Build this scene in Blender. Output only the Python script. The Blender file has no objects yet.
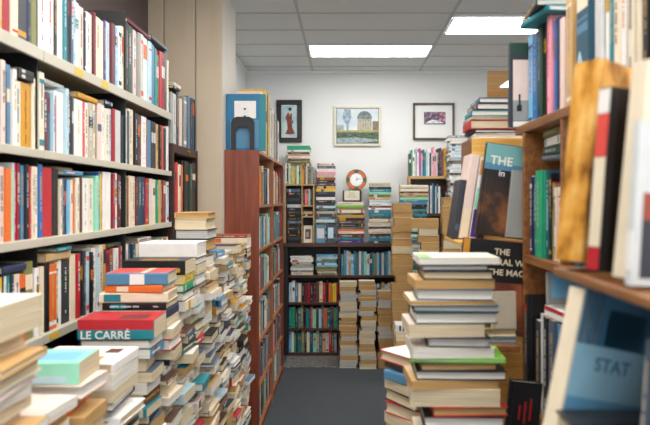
import bpy, math, random
from mathutils import Matrix, Vector
from mathutils.bvhtree import BVHTree
R = random.Random(11)
SC = bpy.context.scene
COL = SC.collection
F, CX, CY, EYE = 632.0, 345.0, 200.0, 1.72      # focal length in pixels, optical axis in the 650x425 frame, eye height

def wx(px, s): return (px - CX) / s
def wz(py, s): return EYE + (CY - py) / s
def dist(s): return F / s

# ------------------------------------------------------------------ materials
def lin(c): return c / 12.92 if c <= 0.04045 else ((c + 0.055) / 1.055) ** 2.4
def hexrgb(h): return tuple(lin(int(h[i:i + 2], 16) / 255) for i in (0, 2, 4))
PAL = {
 'white': 'E6E1DA', 'cream': 'E0D0B4', 'ivory': 'DED5BE', 'blush': 'DFC6BA', 'ice-blue': 'A6D6EA', 'tan': 'C79E66', 'mustard': 'C48F16', 'golden': 'C98A30',
 'orange': 'DB6A26', 'coral': 'D6493F', 'red': 'B5202A', 'crimson': '9C1226', 'maroon': '64202A', 'brown': '5C3D2E', 'black': '141417',
 'charcoal': '32353D', 'navy': '1E2B4C', 'slate': '47596B', 'steel-blue': '4F7F9E', 'blue': '2467A4', 'sky-blue': '74B3D8',
 'pale-blue': 'B4CFDA', 'teal': '1B7C86', 'mint': '8FD3B6', 'emerald': '1C9468', 'dark-green': '22402F', 'olive': '7C7B47', 'grey': '92938F',
 'pale-grey': 'C9C9C5', 'yellow': 'E2BC2C', 'magenta': 'BC2A66', 'pink': 'E795A2', 'purple': '46287A', 'lime': '78BE36', 'greige': 'B7AC98',
 'dark-teal': '1D4A5C', 'rust': '94422C', 'lavender': 'A9A4C6', 'sea-green': '6FA3A2', 'ocean-blue': '1E6C94',
}
MATS = {}
def nodes(m):
    m.use_nodes = True
    nt = m.node_tree
    return nt, nt.nodes, nt.links, nt.nodes['Principled BSDF']

def mat_plain(name, rgb, rough=0.5, var=0.12, scale=30.0, spec=0.5, bump=0.0, metallic=0.0, stretch=(1, 1, 1)):
    if name in MATS: return MATS[name]
    m = bpy.data.materials.new(name)
    nt, N, L, B = nodes(m)
    tc = N.new('ShaderNodeTexCoord'); mp = N.new('ShaderNodeMapping'); mp.inputs['Scale'].default_value = stretch
    nz = N.new('ShaderNodeTexNoise'); nz.inputs['Scale'].default_value = scale; nz.inputs['Detail'].default_value = 4
    L.new(tc.outputs['Object'], mp.inputs['Vector']); L.new(mp.outputs['Vector'], nz.inputs['Vector'])
    mx = N.new('ShaderNodeMix'); mx.data_type = 'RGBA'
    mx.inputs['A'].default_value = (*[c * (1 - var) for c in rgb], 1)
    mx.inputs['B'].default_value = (*[min(1, c * (1 + var)) for c in rgb], 1)
    L.new(nz.outputs['Fac'], mx.inputs['Factor']); L.new(mx.outputs['Result'], B.inputs['Base Color'])
    B.inputs['Roughness'].default_value = rough
    B.inputs['Specular IOR Level'].default_value = spec
    B.inputs['Metallic'].default_value = metallic
    if bump:
        bp = N.new('ShaderNodeBump'); bp.inputs['Strength'].default_value = bump; bp.inputs['Distance'].default_value = 0.002
        L.new(nz.outputs['Fac'], bp.inputs['Height']); L.new(bp.outputs['Normal'], B.inputs['Normal'])
    MATS[name] = m
    return m

def cover_mat(c): return mat_plain('cover_' + c, hexrgb(PAL[c]), rough=0.42, var=0.13, scale=24.0, spec=0.45)

def page_mat(c):
    """Paper edges: fine streaks across the thickness (local x) of the block."""
    name = 'pages_' + c
    if name in MATS: return MATS[name]
    rgb = hexrgb({'white': 'E4DED2', 'cream': 'D9C6A4', 'tan': 'C29A64', 'grey': 'BDBAB3'}[c])
    m = bpy.data.materials.new(name)
    nt, N, L, B = nodes(m)
    tc = N.new('ShaderNodeTexCoord'); mp = N.new('ShaderNodeMapping'); mp.inputs['Scale'].default_value = (700, 5, 5)
    nz = N.new('ShaderNodeTexNoise'); nz.inputs['Scale'].default_value = 1.0; nz.inputs['Detail'].default_value = 3
    L.new(tc.outputs['Object'], mp.inputs['Vector']); L.new(mp.outputs['Vector'], nz.inputs['Vector'])
    rp = N.new('ShaderNodeValToRGB')
    rp.color_ramp.elements[0].position = 0.3; rp.color_ramp.elements[1].position = 0.62
    rp.color_ramp.elements[0].color = (*[x * 0.6 for x in rgb], 1); rp.color_ramp.elements[1].color = (*rgb, 1)
    L.new(nz.outputs['Fac'], rp.inputs['Fac']); L.new(rp.outputs['Color'], B.inputs['Base Color'])
    B.inputs['Roughness'].default_value = 0.85; B.inputs['Specular IOR Level'].default_value = 0.15
    MATS[name] = m
    return m

def wood_mat(name, c1, c2, axis=2, scale=6.0, rough=0.42):
    if name in MATS: return MATS[name]
    m = bpy.data.materials.new(name)
    nt, N, L, B = nodes(m)
    tc = N.new('ShaderNodeTexCoord'); mp = N.new('ShaderNodeMapping')
    sc = [9, 9, 9]; sc[axis] = 0.7
    mp.inputs['Scale'].default_value = sc
    nz = N.new('ShaderNodeTexNoise'); nz.inputs['Scale'].default_value = scale; nz.inputs['Detail'].default_value = 6; nz.inputs['Distortion'].default_value = 0.6
    L.new(tc.outputs['Object'], mp.inputs['Vector']); L.new(mp.outputs['Vector'], nz.inputs['Vector'])
    rp = N.new('ShaderNodeValToRGB')
    rp.color_ramp.elements[0].position = 0.32; rp.color_ramp.elements[1].position = 0.7
    rp.color_ramp.elements[0].color = (*hexrgb(c1), 1); rp.color_ramp.elements[1].color = (*hexrgb(c2), 1)
    L.new(nz.outputs['Fac'], rp.inputs['Fac']); L.new(rp.outputs['Color'], B.inputs['Base Color'])
    B.inputs['Roughness'].default_value = rough
    MATS[name] = m
    return m

def glow_mat(name, rgb, strength):
    m = bpy.data.materials.new(name)
    nt, N, L, B = nodes(m)
    B.inputs['Base Color'].default_value = (0.9, 0.9, 0.9, 1)
    B.inputs['Emission Color'].default_value = (*rgb, 1); B.inputs['Emission Strength'].default_value = strength
    return m

# ------------------------------------------------------------------ mesh helpers
class MB:
    def __init__(self): self.v, self.f, self.m = [], [], []
    def add(self, vs, fs, mi=0, M=None):
        b = len(self.v)
        self.v += [tuple(M @ Vector(p)) for p in vs] if M is not None else [tuple(p) for p in vs]
        self.f += [tuple(b + i for i in f) for f in fs]; self.m += [mi] * len(fs)
        return self
    def box(self, x0, x1, y0, y1, z0, z1, mi=0, M=None, bev=0.0):
        if bev:
            return self.bevbox(x0, x1, y0, y1, z0, z1, bev, mi, M)
        vs = [(x, y, z) for z in (z0, z1) for y in (y0, y1) for x in (x0, x1)]
        return self.add(vs, [(0, 2, 3, 1), (4, 5, 7, 6), (0, 1, 5, 4), (2, 6, 7, 3), (0, 4, 6, 2), (1, 3, 7, 5)], mi, M)
    def bevbox(self, x0, x1, y0, y1, z0, z1, b, mi=0, M=None):
        pts = [(x0 + b, y0), (x1 - b, y0), (x1, y0 + b), (x1, y1 - b), (x1 - b, y1), (x0 + b, y1), (x0, y1 - b), (x0, y0 + b)]
        inn = [(x0 + b, y0 + b), (x1 - b, y0 + b), (x1 - b, y0 + b), (x1 - b, y1 - b), (x1 - b, y1 - b), (x0 + b, y1 - b), (x0 + b, y1 - b), (x0 + b, y0 + b)]
        vs = [(*p, z0 + b) for p in pts] + [(*p, z1 - b) for p in pts]
        vs += [(x0 + b, y0 + b, z0), (x1 - b, y0 + b, z0), (x1 - b, y1 - b, z0), (x0 + b, y1 - b, z0)]
        vs += [(x0 + b, y0 + b, z1), (x1 - b, y0 + b, z1), (x1 - b, y1 - b, z1), (x0 + b, y1 - b, z1)]
        fs = [(i, (i + 1) % 8, 8 + (i + 1) % 8, 8 + i) for i in range(8)]
        fs += [(19, 18, 17, 16), (20, 21, 22, 23)]
        for k, (a, c) in enumerate(((0, 1), (2, 3), (4, 5), (6, 7))):
            n = (k + 1) % 4
            fs += [(16 + k, 16 + n, c, a), (8 + a, 8 + c, 20 + n, 20 + k)]
            d = (c + 1) % 8
            fs += [(16 + n, d, c), (8 + c, 8 + d, 20 + n)]
        return self.add(vs, fs, mi, M)
    def prism(self, pts, z0, z1, mi=0, M=None):
        n = len(pts)
        vs = [(*p, z0) for p in pts] + [(*p, z1) for p in pts]
        fs = [tuple(range(n - 1, -1, -1)), tuple(range(n, 2 * n))] + [(i, (i + 1) % n, n + (i + 1) % n, n + i) for i in range(n)]
        return self.add(vs, fs, mi, M)
    def cyl(self, r, z0, z1, n=32, mi=0, M=None, r1=None):
        r1 = r if r1 is None else r1
        a = [2 * math.pi * i / n for i in range(n)]
        vs = [(r * math.cos(t), r * math.sin(t), z0) for t in a] + [(r1 * math.cos(t), r1 * math.sin(t), z1) for t in a]
        fs = [tuple(range(n - 1, -1, -1)), tuple(range(n, 2 * n))] + [(i, (i + 1) % n, n + (i + 1) % n, n + i) for i in range(n)]
        return self.add(vs, fs, mi, M)
    def ring(self, r0, r1, z0, z1, a0=0.0, a1=2 * math.pi, n=40, mi=0, M=None):
        full = abs(a1 - a0 - 2 * math.pi) < 1e-6
        k = n if full else n + 1
        vs = []
        for i in range(k):
            t = a0 + (a1 - a0) * i / n; c, s = math.cos(t), math.sin(t)
            vs += [(r0 * c, r0 * s, z0), (r1 * c, r1 * s, z0), (r1 * c, r1 * s, z1), (r0 * c, r0 * s, z1)]
        fs = []
        for i in range(n):
            a, b = 4 * i, 4 * ((i + 1) % k)
            fs += [(a, b, b + 1, a + 1), (a + 1, b + 1, b + 2, a + 2), (a + 2, b + 2, b + 3, a + 3), (a + 3, b + 3, b, a)]
        if not full: fs += [(0, 1, 2, 3), (4 * n + 3, 4 * n + 2, 4 * n + 1, 4 * n)]
        return self.add(vs, fs, mi, M)
    def build(self, name, mats, parent=None, matrix=None, label=None):
        me = bpy.data.meshes.new(name)
        me.from_pydata(self.v, [], self.f)
        mats = mats if isinstance(mats, (list, tuple)) else [mats]
        for m in mats: me.materials.append(m)
        if len(mats) > 1: me.polygons.foreach_set('material_index', self.m)
        me.update()
        o = bpy.data.objects.new(name, me); COL.objects.link(o)
        if parent is not None: o.parent = parent
        if matrix is not None: o.matrix_local = matrix
        if label: o['label'] = label
        return o

def tag(o, label, cat, group=None):
    o['label'] = label; o['category'] = cat
    if group: o['group'] = group
    return o
def thing(name, label, cat, loc=(0, 0, 0), group=None, matrix=None):
    o = bpy.data.objects.new(name, None); COL.objects.link(o)
    o.empty_display_size = 0.05
    if matrix is not None: o.matrix_world = matrix
    else: o.location = loc
    return tag(o, label, cat, group)
def struct(o):
    o['kind'] = 'structure'; return o

def text_mesh(body, size, extrude=0.0004, align='LEFT', bold=0.0):
    cu = bpy.data.curves.new('lettering', 'FONT'); cu.body = body; cu.size = size; cu.extrude = extrude; cu.align_x = align; cu.offset = bold
    cu.resolution_u = 3
    ob = bpy.data.objects.new('lettering', cu); COL.objects.link(ob)
    dg = bpy.context.evaluated_depsgraph_get()
    me = bpy.data.meshes.new_from_object(ob.evaluated_get(dg))
    bpy.data.objects.remove(ob); bpy.data.curves.remove(cu)
    return me

# ------------------------------------------------------------------ books
BOOKS = []          # every book of the shop as a record; drawn at the end
BOARD = {'hardback': 0.003, 'paperback': 0.0008, 'magazine': 0.0004}
ROT_R = Matrix(((0, 1, 0), (-1, 0, 0), (0, 0, 1)))       # spine to -X, thickness towards -Y
ROT_L = Matrix(((0, -1, 0), (1, 0, 0), (0, 0, 1)))       # spine to +X, thickness towards +Y
ROT_B = Matrix.Identity(3)                               # spine to -Y, thickness towards +X

def rotz(a): return Matrix.Rotation(a, 3, 'Z')
def roty(a): return Matrix.Rotation(a, 3, 'Y')
def rotx(a): return Matrix.Rotation(a, 3, 'X')
def lie(ds):
    """Lying flat with the front cover up, spine towards the world direction ds."""
    x = Vector((0, 0, 1)); y = -Vector(ds); z = x.cross(y)
    return Matrix((x, y, z)).transposed()

def book(kind, t, d, h, rot, org, cover, page='cream', decos=None, texts=None, auto=True, label=None, group=None, where=None, flat=False, prio=0):
    b = dict(kind=kind, t=t, d=d, h=h, M=Matrix.Translation(Vector(org)) @ rot.to_4x4(), cover=cover, page=page, decos=decos or [], texts=texts or [],
             auto=auto and not decos, label=label, group=group, where=where, flat=flat, prio=prio, seed=R.randrange(1 << 30))
    BOOKS.append(b)
    return b

def lay(kind, t, d, h, ds, cx, cy, z0, cover, yaw=0.0, **k):
    rot = rotz(yaw) @ lie(ds)
    org = Vector((cx, cy, z0)) - rot @ Vector((0, d / 2, h / 2))
    return book(kind, t, d, h, rot, org, cover, **k)

def profile(kind, t, d, rich=True):
    b = BOARD[kind]
    if kind == 'hardback':
        r = min(0.004, t * 0.3)
        pts = [(0, d)]
        if rich: pts += [(0, 0.013), (0.0013, 0.010), (0, 0.007)]
        pts += [(0, r), (r * 0.35, r * 0.3), (r, 0), (t - r, 0), (t - r * 0.35, r * 0.3), (t, r)]
        if rich: pts += [(t, 0.007), (t - 0.0013, 0.010), (t, 0.013)]
        pts += [(t, d), (t - b, d), (t - b, 0.0045), (b, 0.0045), (b, d)]
    else:
        r = min(0.0012, t * 0.2)
        pts = [(0, d), (0, r), (r, 0), (t - r, 0), (t, r), (t, d), (t - b, d), (t - b, b + 0.001), (b, b + 0.001), (b, d)]
    return pts

def page_geo(mb, kind, t, d, h, mi=0, rich=True):
    b = BOARD[kind]
    ins = 0.0035 if kind == 'hardback' else 0.0004
    x0, x1 = b, t - b
    y0 = 0.0046 if kind == 'hardback' else b + 0.0012
    y1 = d - ins
    if kind == 'hardback' and rich:
        n = 4; c = min(0.004, 0.12 * t)
        edge = [(x1 + (x0 - x1) * i / n, y1 - c * math.sin(math.pi * i / n)) for i in range(n + 1)]
        pts = [(x0, y0), (x1, y0)] + edge
    else:
        pts = [(x0, y0), (x1, y0), (x1, y1), (x0, y1)]
    mb.prism(pts, ins, h - ins, mi)

def face_box(b, face, u0, u1, v0, v1, lift=0.0006):
    """A thin raised patch on one face of the book; u and v in metres."""
    t, d = b['t'], b['d']
    e = 0.0002
    if face == 'spine': return (u0, u1, -lift, e, v0, v1)
    if face == 'front': return (t - e, t + lift, u0, u1, v0, v1)
    if face == 'back': return (-lift, e, u0, u1, v0, v1)

DARKS = {'black', 'charcoal', 'navy', 'slate', 'maroon', 'brown', 'dark-green', 'dark-teal', 'purple', 'crimson', 'red', 'teal', 'blue', 'emerald', 'steel-blue', 'rust', 'magenta', 'coral', 'olive', 'grey'}
def auto_decos(b):
    """Title strokes, panels and bands on the spine of a book."""
    r = random.Random(b['seed'])
    t, h, c = b['t'], b['h'], b['cover']
    out = []
    fl = 0.0045 if b['kind'] == 'hardback' else 0.0015
    u0, u1 = min(fl, t * 0.32), t - min(fl, t * 0.32)
    ink = r.choice(['greige', 'cream', 'tan', 'pale-grey', 'mustard', 'grey', 'pale-blue']) if c in DARKS else r.choice(['grey', 'charcoal', 'red', 'slate', 'grey', 'brown', 'steel-blue', 'greige', 'tan'])
    st = r.random()
    if st < 0.24:
        pc = r.choice(['black', 'red', 'navy', 'teal', 'maroon', 'orange', 'cream', 'white', 'mustard', 'slate', 'dark-green', 'pale-grey'])
        a = r.uniform(0.5, 0.72); e = a + r.uniform(0.12, 0.25)
        if pc != c:
            out.append(('title_panel', 'spine', [(u0, u1, a * h, min(e, 0.95) * h)], pc))
            ink = 'white' if pc in DARKS else 'black'
    elif st < 0.42:
        pc = r.choice(['black', 'mustard', 'red', 'white', 'navy', 'teal', 'cream', 'coral'])
        if pc != c:
            for z in ((0.06, 0.06 + r.uniform(0.02, 0.09)), (0.86, 0.86 + r.uniform(0.02, 0.08))):
                out.append(('spine_band', 'spine', [(u0, u1, z[0] * h, z[1] * h)], pc))
    if r.random() < 0.72 and t > 0.009:
        rects = []
        z = 0.88 * h; end = r.uniform(0.3, 0.5) * h
        w = min((u1 - u0) * r.uniform(0.3, 0.55), 0.0085); m = (u0 + u1) / 2
        while z > end:
            l = r.uniform(0.003, 0.0045)
            q = r.uniform(0.7, 1.0) * w / 2
            rects.append((m - q, m + q, z - l, z))
            z -= l + (0.0016 if r.random() < 0.8 else 0.007)
        if r.random() < 0.7:
            z = 0.2 * h; au = []
            for _ in range(r.randint(2, 5)):
                au.append((m - w * 0.3, m + w * 0.3, z - 0.004, z)); z -= 0.0058
            out.append(('author_lettering', 'spine', au, ink))
        out.append(('title_lettering', 'spine', rects, ink))
    return out

def draw_parts(b):
    """One book as a thing: an Empty with cover, page block and what is printed on it."""
    root = thing(b['kind'] + '_book' if b['kind'] != 'magazine' else 'magazine', b['label'], 'book' if b['kind'] != 'magazine' else 'magazine', group=b['group'], matrix=b['M'])
    t, d, h = b['t'], b['d'], b['h']
    mb = MB(); mb.prism(profile(b['kind'], t, d), 0, h)
    cov = mb.build('cover', b.get('cmat') or cover_mat(b['cover']), root)
    mb = MB(); page_geo(mb, b['kind'], t, d, h)
    mb.build('page_block', page_mat(b['page']), root, label={'white': 'white', 'cream': 'cream', 'tan': 'yellowed', 'grey': 'greyish'}[b['page']] + ' paper page edges')
    for nm, face, rects, c in (b['decos'] or (auto_decos(b) if b['auto'] else [])):
        mb = MB()
        lift = 0.0011 if nm in ('title_lettering', 'author_lettering', 'cover_motif') else 0.0006
        for q in rects: mb.box(*face_box(b, face, *q, lift=lift))
        mb.build(nm, cover_mat(c), cov, label=f'{c} ' + nm.replace('_', ' '))
    for body, size, face, u, v, c, rollt in b['texts']:
        me = text_mesh(body, size, bold=size * 0.012)
        me.materials.append(cover_mat(c))
        o = bpy.data.objects.new('title_lettering', me); COL.objects.link(o); o.parent = cov
        if face == 'front':
            rm = Matrix(((0, 0, 1), (1, 0, 0), (0, 1, 0))); p = Vector((t + 0.0008, u, v))
        elif face == 'spine_lying':
            rm = Matrix(((0, 1, 0), (0, 0, -1), (-1, 0, 0))); p = Vector((u, -0.0008, v))
        elif face == 'spine_upright':
            rm = Matrix(((1, 0, 0), (0, 0, -1), (0, 1, 0))); p = Vector((u, -0.0008, v))
        elif face == 'front_lying':      # read from the spine side, letters run from tail to head
            rm = Matrix(((0, 0, 1), (0, 1, 0), (-1, 0, 0))); p = Vector((t + 0.0008, u, v))
        o.matrix_local = Matrix.Translation(p) @ rm.to_4x4() @ Matrix.Rotation(rollt, 4, 'Z')
        o['label'] = f'{c} title lettering'
    return root

def draw_plain(b, mb, slots, M=None):
    """One book into a mesh builder; slots maps a material to its index."""
    def sl(m):
        return slots.setdefault(m, len(slots))
    t, d, h = b['t'], b['d'], b['h']
    q = MB(); q.prism(profile(b['kind'], t, d, rich=False), 0, h, sl(b.get('cmat') or cover_mat(b['cover'])))
    page_geo(q, b['kind'], t, d, h, sl(page_mat(b['page'])), rich=False)
    if b['auto']:
        for nm, face, rects, c in auto_decos(b):
            for k in rects: q.box(*face_box(b, face, *k), mi=sl(cover_mat(c)))
    base = len(mb.v)
    mb.v += [tuple(M @ Vector(p)) for p in q.v] if M is not None else q.v
    mb.f += [tuple(base + i for i in f) for f in q.f]; mb.m += q.m

ORD = ['', 'first', 'second', 'third', 'fourth', 'fifth', 'sixth', 'seventh', 'eighth', 'ninth', 'tenth', 'eleventh', 'twelfth', 'thirteenth', 'fourteenth',
       'fifteenth', 'sixteenth', 'seventeenth', 'eighteenth', 'nineteenth']
def ordinal(n):
    if n < 20: return ORD[n]
    tens = {2: 'twent', 3: 'thirt', 4: 'fort', 5: 'fift', 6: 'sixt', 7: 'sevent', 8: 'eight'}[n // 10]
    return tens + 'ieth' if n % 10 == 0 else tens + 'y-' + ORD[n % 10]

def kind_for(t, r=None):
    r = r or R
    if t < 0.012: return 'paperback'
    return 'hardback' if r.random() < (0.62 if t > 0.026 else 0.35) else 'paperback'

def shelf_row(side, plane, z, items, row, group, hmin=0.2, hmax=0.245, depth=None, joints=(), last=None, px=True, count_from='left', maxh=None, lim=None, gap=0.0035, bays=None):
    """Upright books whose spines stand in the plane X = plane. items: (x pixel of the left edge, colour[, height[, push[, page]]]);
    each book reaches to the next item's x. A colour None leaves a gap."""
    made = []
    def yy(x): return F * plane / (x - CX) if px else x
    for i, it in enumerate(items[:-1]):
        x0, c = it[0], it[1]
        x1 = items[i + 1][0]
        if c is None: continue
        a, b = sorted((yy(x0), yy(x1)))
        for j in joints:
            if a < j + gap and b > j - gap:
                if (a + b) / 2 < j: b = min(b, j - gap)
                else: a = max(a, j + gap)
        if lim: a, b = max(a, lim[0]), min(b, lim[1])
        n = 1
        tt = b - a
        if tt > 0.085: n = 2
        for k in range(n):
            t = tt / n - 0.0012
            if t < 0.004: continue
            y0 = a + k * tt / n + 0.0006
            h = it[2] if len(it) > 2 and it[2] else R.uniform(hmin, hmax)
            if maxh: h = min(h, maxh)
            push = (it[3] if len(it) > 3 and it[3] is not None else R.uniform(0.0, 0.012))
            d = depth or min(R.uniform(0.6, 0.72) * h, 0.2)
            kd = kind_for(t)
            pg = R.choice(['white', 'cream', 'cream', 'white'])
            if side == 'L':
                made.append(book(kd, t, d, h, ROT_L, (plane - push, y0, z), c, page=pg, group=group))
            else:
                made.append(book(kd, t, d, h, ROT_R, (plane + push, y0 + t, z), c, page=pg, group=group))
    segs = [(row, made)]
    if bays:
        cuts = [-9] + list(joints) + [99]
        segs = [(row + ' of ' + nm, [b for b in made if cuts[i] < b['M'].translation.y < cuts[i + 1]]) for i, nm in enumerate(bays)]
    for rw, seg in segs:
        for i, b in enumerate(seg):
            l = seg[i - 1]['cover'] if i else None
            n = seg[i + 1]['cover'] if i + 1 < len(seg) else None
            nb = f'between {l} and {n}' if l and n else f'beside {l or n}'
            b['label'] = f"{b['cover']} {b['kind']}, {ordinal(i + 1)} from {count_from} {nb}, {rw}"
    return made

PAGES_PILE = ['cream', 'white', 'cream', 'tan', 'white', 'cream']
MIX = ['white', 'cream', 'black', 'charcoal', 'navy', 'red', 'teal', 'tan', 'ivory', 'maroon', 'black', 'steel-blue', 'pale-blue', 'dark-green', 'blush', 'grey', 'brown', 'white',
       'white', 'cream', 'black', 'slate', 'pale-grey', 'mustard', 'dark-teal', 'charcoal', 'cream']
def pile(cx, cy, ztop, wid, dep, where, group, tops=(), ds=((1, 0, 0), (-1, 0, 0), (-1, 0, 0), (-1, 0, 0), (0, -1, 0), (0, 1, 0)), z0=0.0, yaw=0.06, jit=0.012, tmin=0.014, tmax=0.046, colours=None, pages=None, auto=True, hb=0.45):
    """A pile of lying books from z0 up to ztop. wid is the extent along X, dep along Y. tops: the uppermost books, topmost first, as dicts."""
    spec = []
    zt = ztop
    seq = []
    for tp in tops:
        seq.append((zt - tp['t'], tp)); zt -= tp['t'] + 0.0006
    room = zt - z0
    ts = []
    while sum(ts) + 0.0006 * len(ts) < room: ts.append(R.uniform(tmin, tmax))
    if ts:
        k = (room - 0.0006 * len(ts)) / sum(ts)
        ts = [x * k for x in ts]
    z = z0 + 0.0003
    low = []
    for x in ts:
        low.append((z, x)); z += x + 0.0006
    made = []
    for z, tp in seq:
        p = dict(tp); t = p.pop('t')
        w, d_ = p.pop('wid', wid), p.pop('dep', dep)
        dsv = p.pop('ds', (0, -1, 0))
        dd, hh = (d_, w) if dsv[0] == 0 else (w, d_)
        kd = p.pop('kind', 'hardback')
        made.append(lay(kd, t, dd, hh, dsv, cx + p.pop('dx', 0), cy + p.pop('dy', 0), z, p.pop('cover'), yaw=p.pop('yaw', 0), group=group, flat=True, **p))
    for z, t in reversed(low):
        dsv = R.choice(ds)
        w, d_ = wid * R.uniform(0.84, 1.0), dep * R.uniform(0.86, 1.0)
        dd, hh = (d_, w) if dsv[0] == 0 else (w, d_)
        sgn = 1 if dsv[0] >= 0 else 1
        made.append(lay('hardback' if R.random() < hb else 'paperback', t, dd, hh, dsv, cx + (wid - w) / 2 * R.uniform(-1, 1) + R.uniform(-jit, jit), cy + R.uniform(-1, 1) * (dep - d_) / 2, z,
                        R.choice(colours or MIX), yaw=R.uniform(-yaw, yaw), page=R.choice(pages or PAGES_PILE), group=group, flat=True, auto=auto))
    for i, b in enumerate(made):
        if not b['label']:
            b['label'] = f"{b['cover']} {b['kind']}, {ordinal(i + 1) + ' from top of' if i else 'topmost in'} {where}" if i + 1 < 90 else f"{b['cover']} {b['kind']} low in {where}"
    return made
# ------------------------------------------------------------------ the room
white_paint = mat_plain('white_paint', hexrgb('E2E3E2'), rough=0.8, var=0.03, scale=3)
taupe_wall = mat_plain('taupe_wall', hexrgb('5E514C'), rough=0.8, var=0.08, scale=3)  # one even dark taupe over the whole left wall
tan_paint_warm_light = mat_plain('tan_paint_warm_light', hexrgb('C99B5E'), rough=0.8, var=0.05, scale=3)  # tan of the far wall; on the rear ceiling it stands for warm light
pillar_paint = mat_plain('pillar_paint', hexrgb('C8B59C'), rough=0.7, var=0.07, scale=5, bump=0.1, stretch=(3, 3, 0.5))
pillar_side = mat_plain('pillar_side_paint', hexrgb('D9D3C8'), rough=0.7, var=0.04, scale=4)
tile_mat = mat_plain('ceiling_tile', hexrgb('DCDEDE'), rough=0.9, var=0.05, scale=60, bump=0.15)
bar_mat = mat_plain('ceiling_bar', hexrgb('B4B6B6'), rough=0.5, var=0.03)
carpet_mat = mat_plain('carpet', hexrgb('4C5054'), rough=1.0, var=0.45, scale=260, spec=0.1, bump=0.6)
H = 3.2
def slab(name, m, *b):
    return struct(MB().box(*b).build(name, m))
slab('floor', carpet_mat, -1.5, 3.5, -1.2, 9.3, -0.1, 0.0)
slab('ceiling', tile_mat, -1.5, 3.5, -1.2, 9.3, H, H + 0.1)
slab('ceiling_rear_warm_light', tan_paint_warm_light, 1.632, 3.4, 7.25, 9.2, H - 0.0042, H)  # thin slab: warm light on the far ceiling, put into its tan colour
slab('wall_left', taupe_wall, -1.5, -1.37, -1.2, 4.395, 0, H)
slab('wall_left_rear', white_paint, -1.25, -1.135, 4.955, 7.25, 0, H)
slab('wall_back', white_paint, -1.25, 1.63, 7.25, 7.37, 0, H)
slab('wall_far', tan_paint_warm_light, 1.0, 3.5, 9.2, 9.3, 0, H)
slab('wall_right', white_paint, 3.4, 3.5, -1.2, 9.2, 0, H)
# boarded pillar: core, then three boards with open joints on its front
pl = struct(MB().box(-1.45, -0.856, 4.42, 4.95, 0, H).build('pillar', pillar_side))
xs = [-1.45, wx(163.5, 144), wx(195, 144), -0.856]
for i in range(3):
    MB().box(xs[i] + 0.004 * (i > 0), xs[i + 1] - 0.004 * (i < 2), 4.398, 4.42, 0, H, bev=0.003).build('pillar_board', pillar_paint, pl)
t1 = struct(MB().box(-1.135, 1.63, 7.225, 7.25, H - 0.03, H, bev=0.004).build('trim_1', mat_plain('white_trim', hexrgb('EDEEEE'), rough=0.4, var=0.02)))
struct(MB().box(-1.135, -1.11, 4.97, 7.224, H - 0.03, H, bev=0.004).build('trim_2', MATS['white_trim']))
struct(MB().box(-0.68, 1.63, 7.235, 7.25, 0.0, 0.09, bev=0.003).build('baseboard_back', MATS['white_trim']))
# suspended ceiling grid
LIGHTS = [(0.243, 6.25), (1.47, 5.36), (2.6, 8.0), (0.243, 3.55), (1.47, 2.65), (0.243, 1.3), (-0.6, 2.4), (0.243, -0.55), (1.47, 0.4), (-0.75, 0.85)]  # the two panels over the metal shelving are unseen additions for more light
mb = MB()
for k in range(-1, 4):
    x = -0.37 + 1.225 * k
    if -1.4 < x < 3.4: mb.box(x - 0.012, x + 0.012, -1.2, 9.2, H - 0.004, H)
y = 6.0 - 0.5 * 14
while y < 9.2:
    if y > -1.15: mb.box(-1.37, 3.4, y - 0.011, y + 0.011, H - 0.0045, H)
    y += 0.5
struct(mb.build('trim_3', bar_mat))
lamp_glow = glow_mat('lamp_glow', (1.0, 0.985, 0.96), 10.5)
LP = ['long ceiling light panel above the aisle end, in front of the pictures', 'long ceiling light panel over the tall right-hand shelves', 'ceiling light panel in the far tan room beyond the wall end',
      'ceiling light panel over the middle of the aisle', 'ceiling light panel above the right middle shelves', 'ceiling light panel above the front pile of books', 'added unseen ceiling light panel above the metal shelving',
      'ceiling light panel over the near end of the aisle', 'ceiling light panel over the near right shelves', 'added unseen ceiling light panel above the near end of the metal shelving']
for (x, y), lb in zip(LIGHTS, LP):
    t = thing('ceiling_light', lb, 'ceiling light', (x, y, H), 'recessed ceiling light panels')
    mb = MB(); a, b_ = 0.6, 0.245
    mb.box(-a, a, -b_, -b_ + 0.018, -0.012, -0.005).box(-a, a, b_ - 0.018, b_, -0.012, -0.005).box(-a, -a + 0.018, -b_ + 0.018, b_ - 0.018, -0.012, -0.005).box(a - 0.018, a, -b_ + 0.018, b_ - 0.018, -0.012, -0.005)
    mb.build('frame', MATS['white_trim'], t)
    MB().box(-a + 0.018, a - 0.018, -b_ + 0.018, b_ - 0.018, -0.010, -0.0055).build('diffuser', lamp_glow, t, label='glowing white diffuser')

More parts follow.
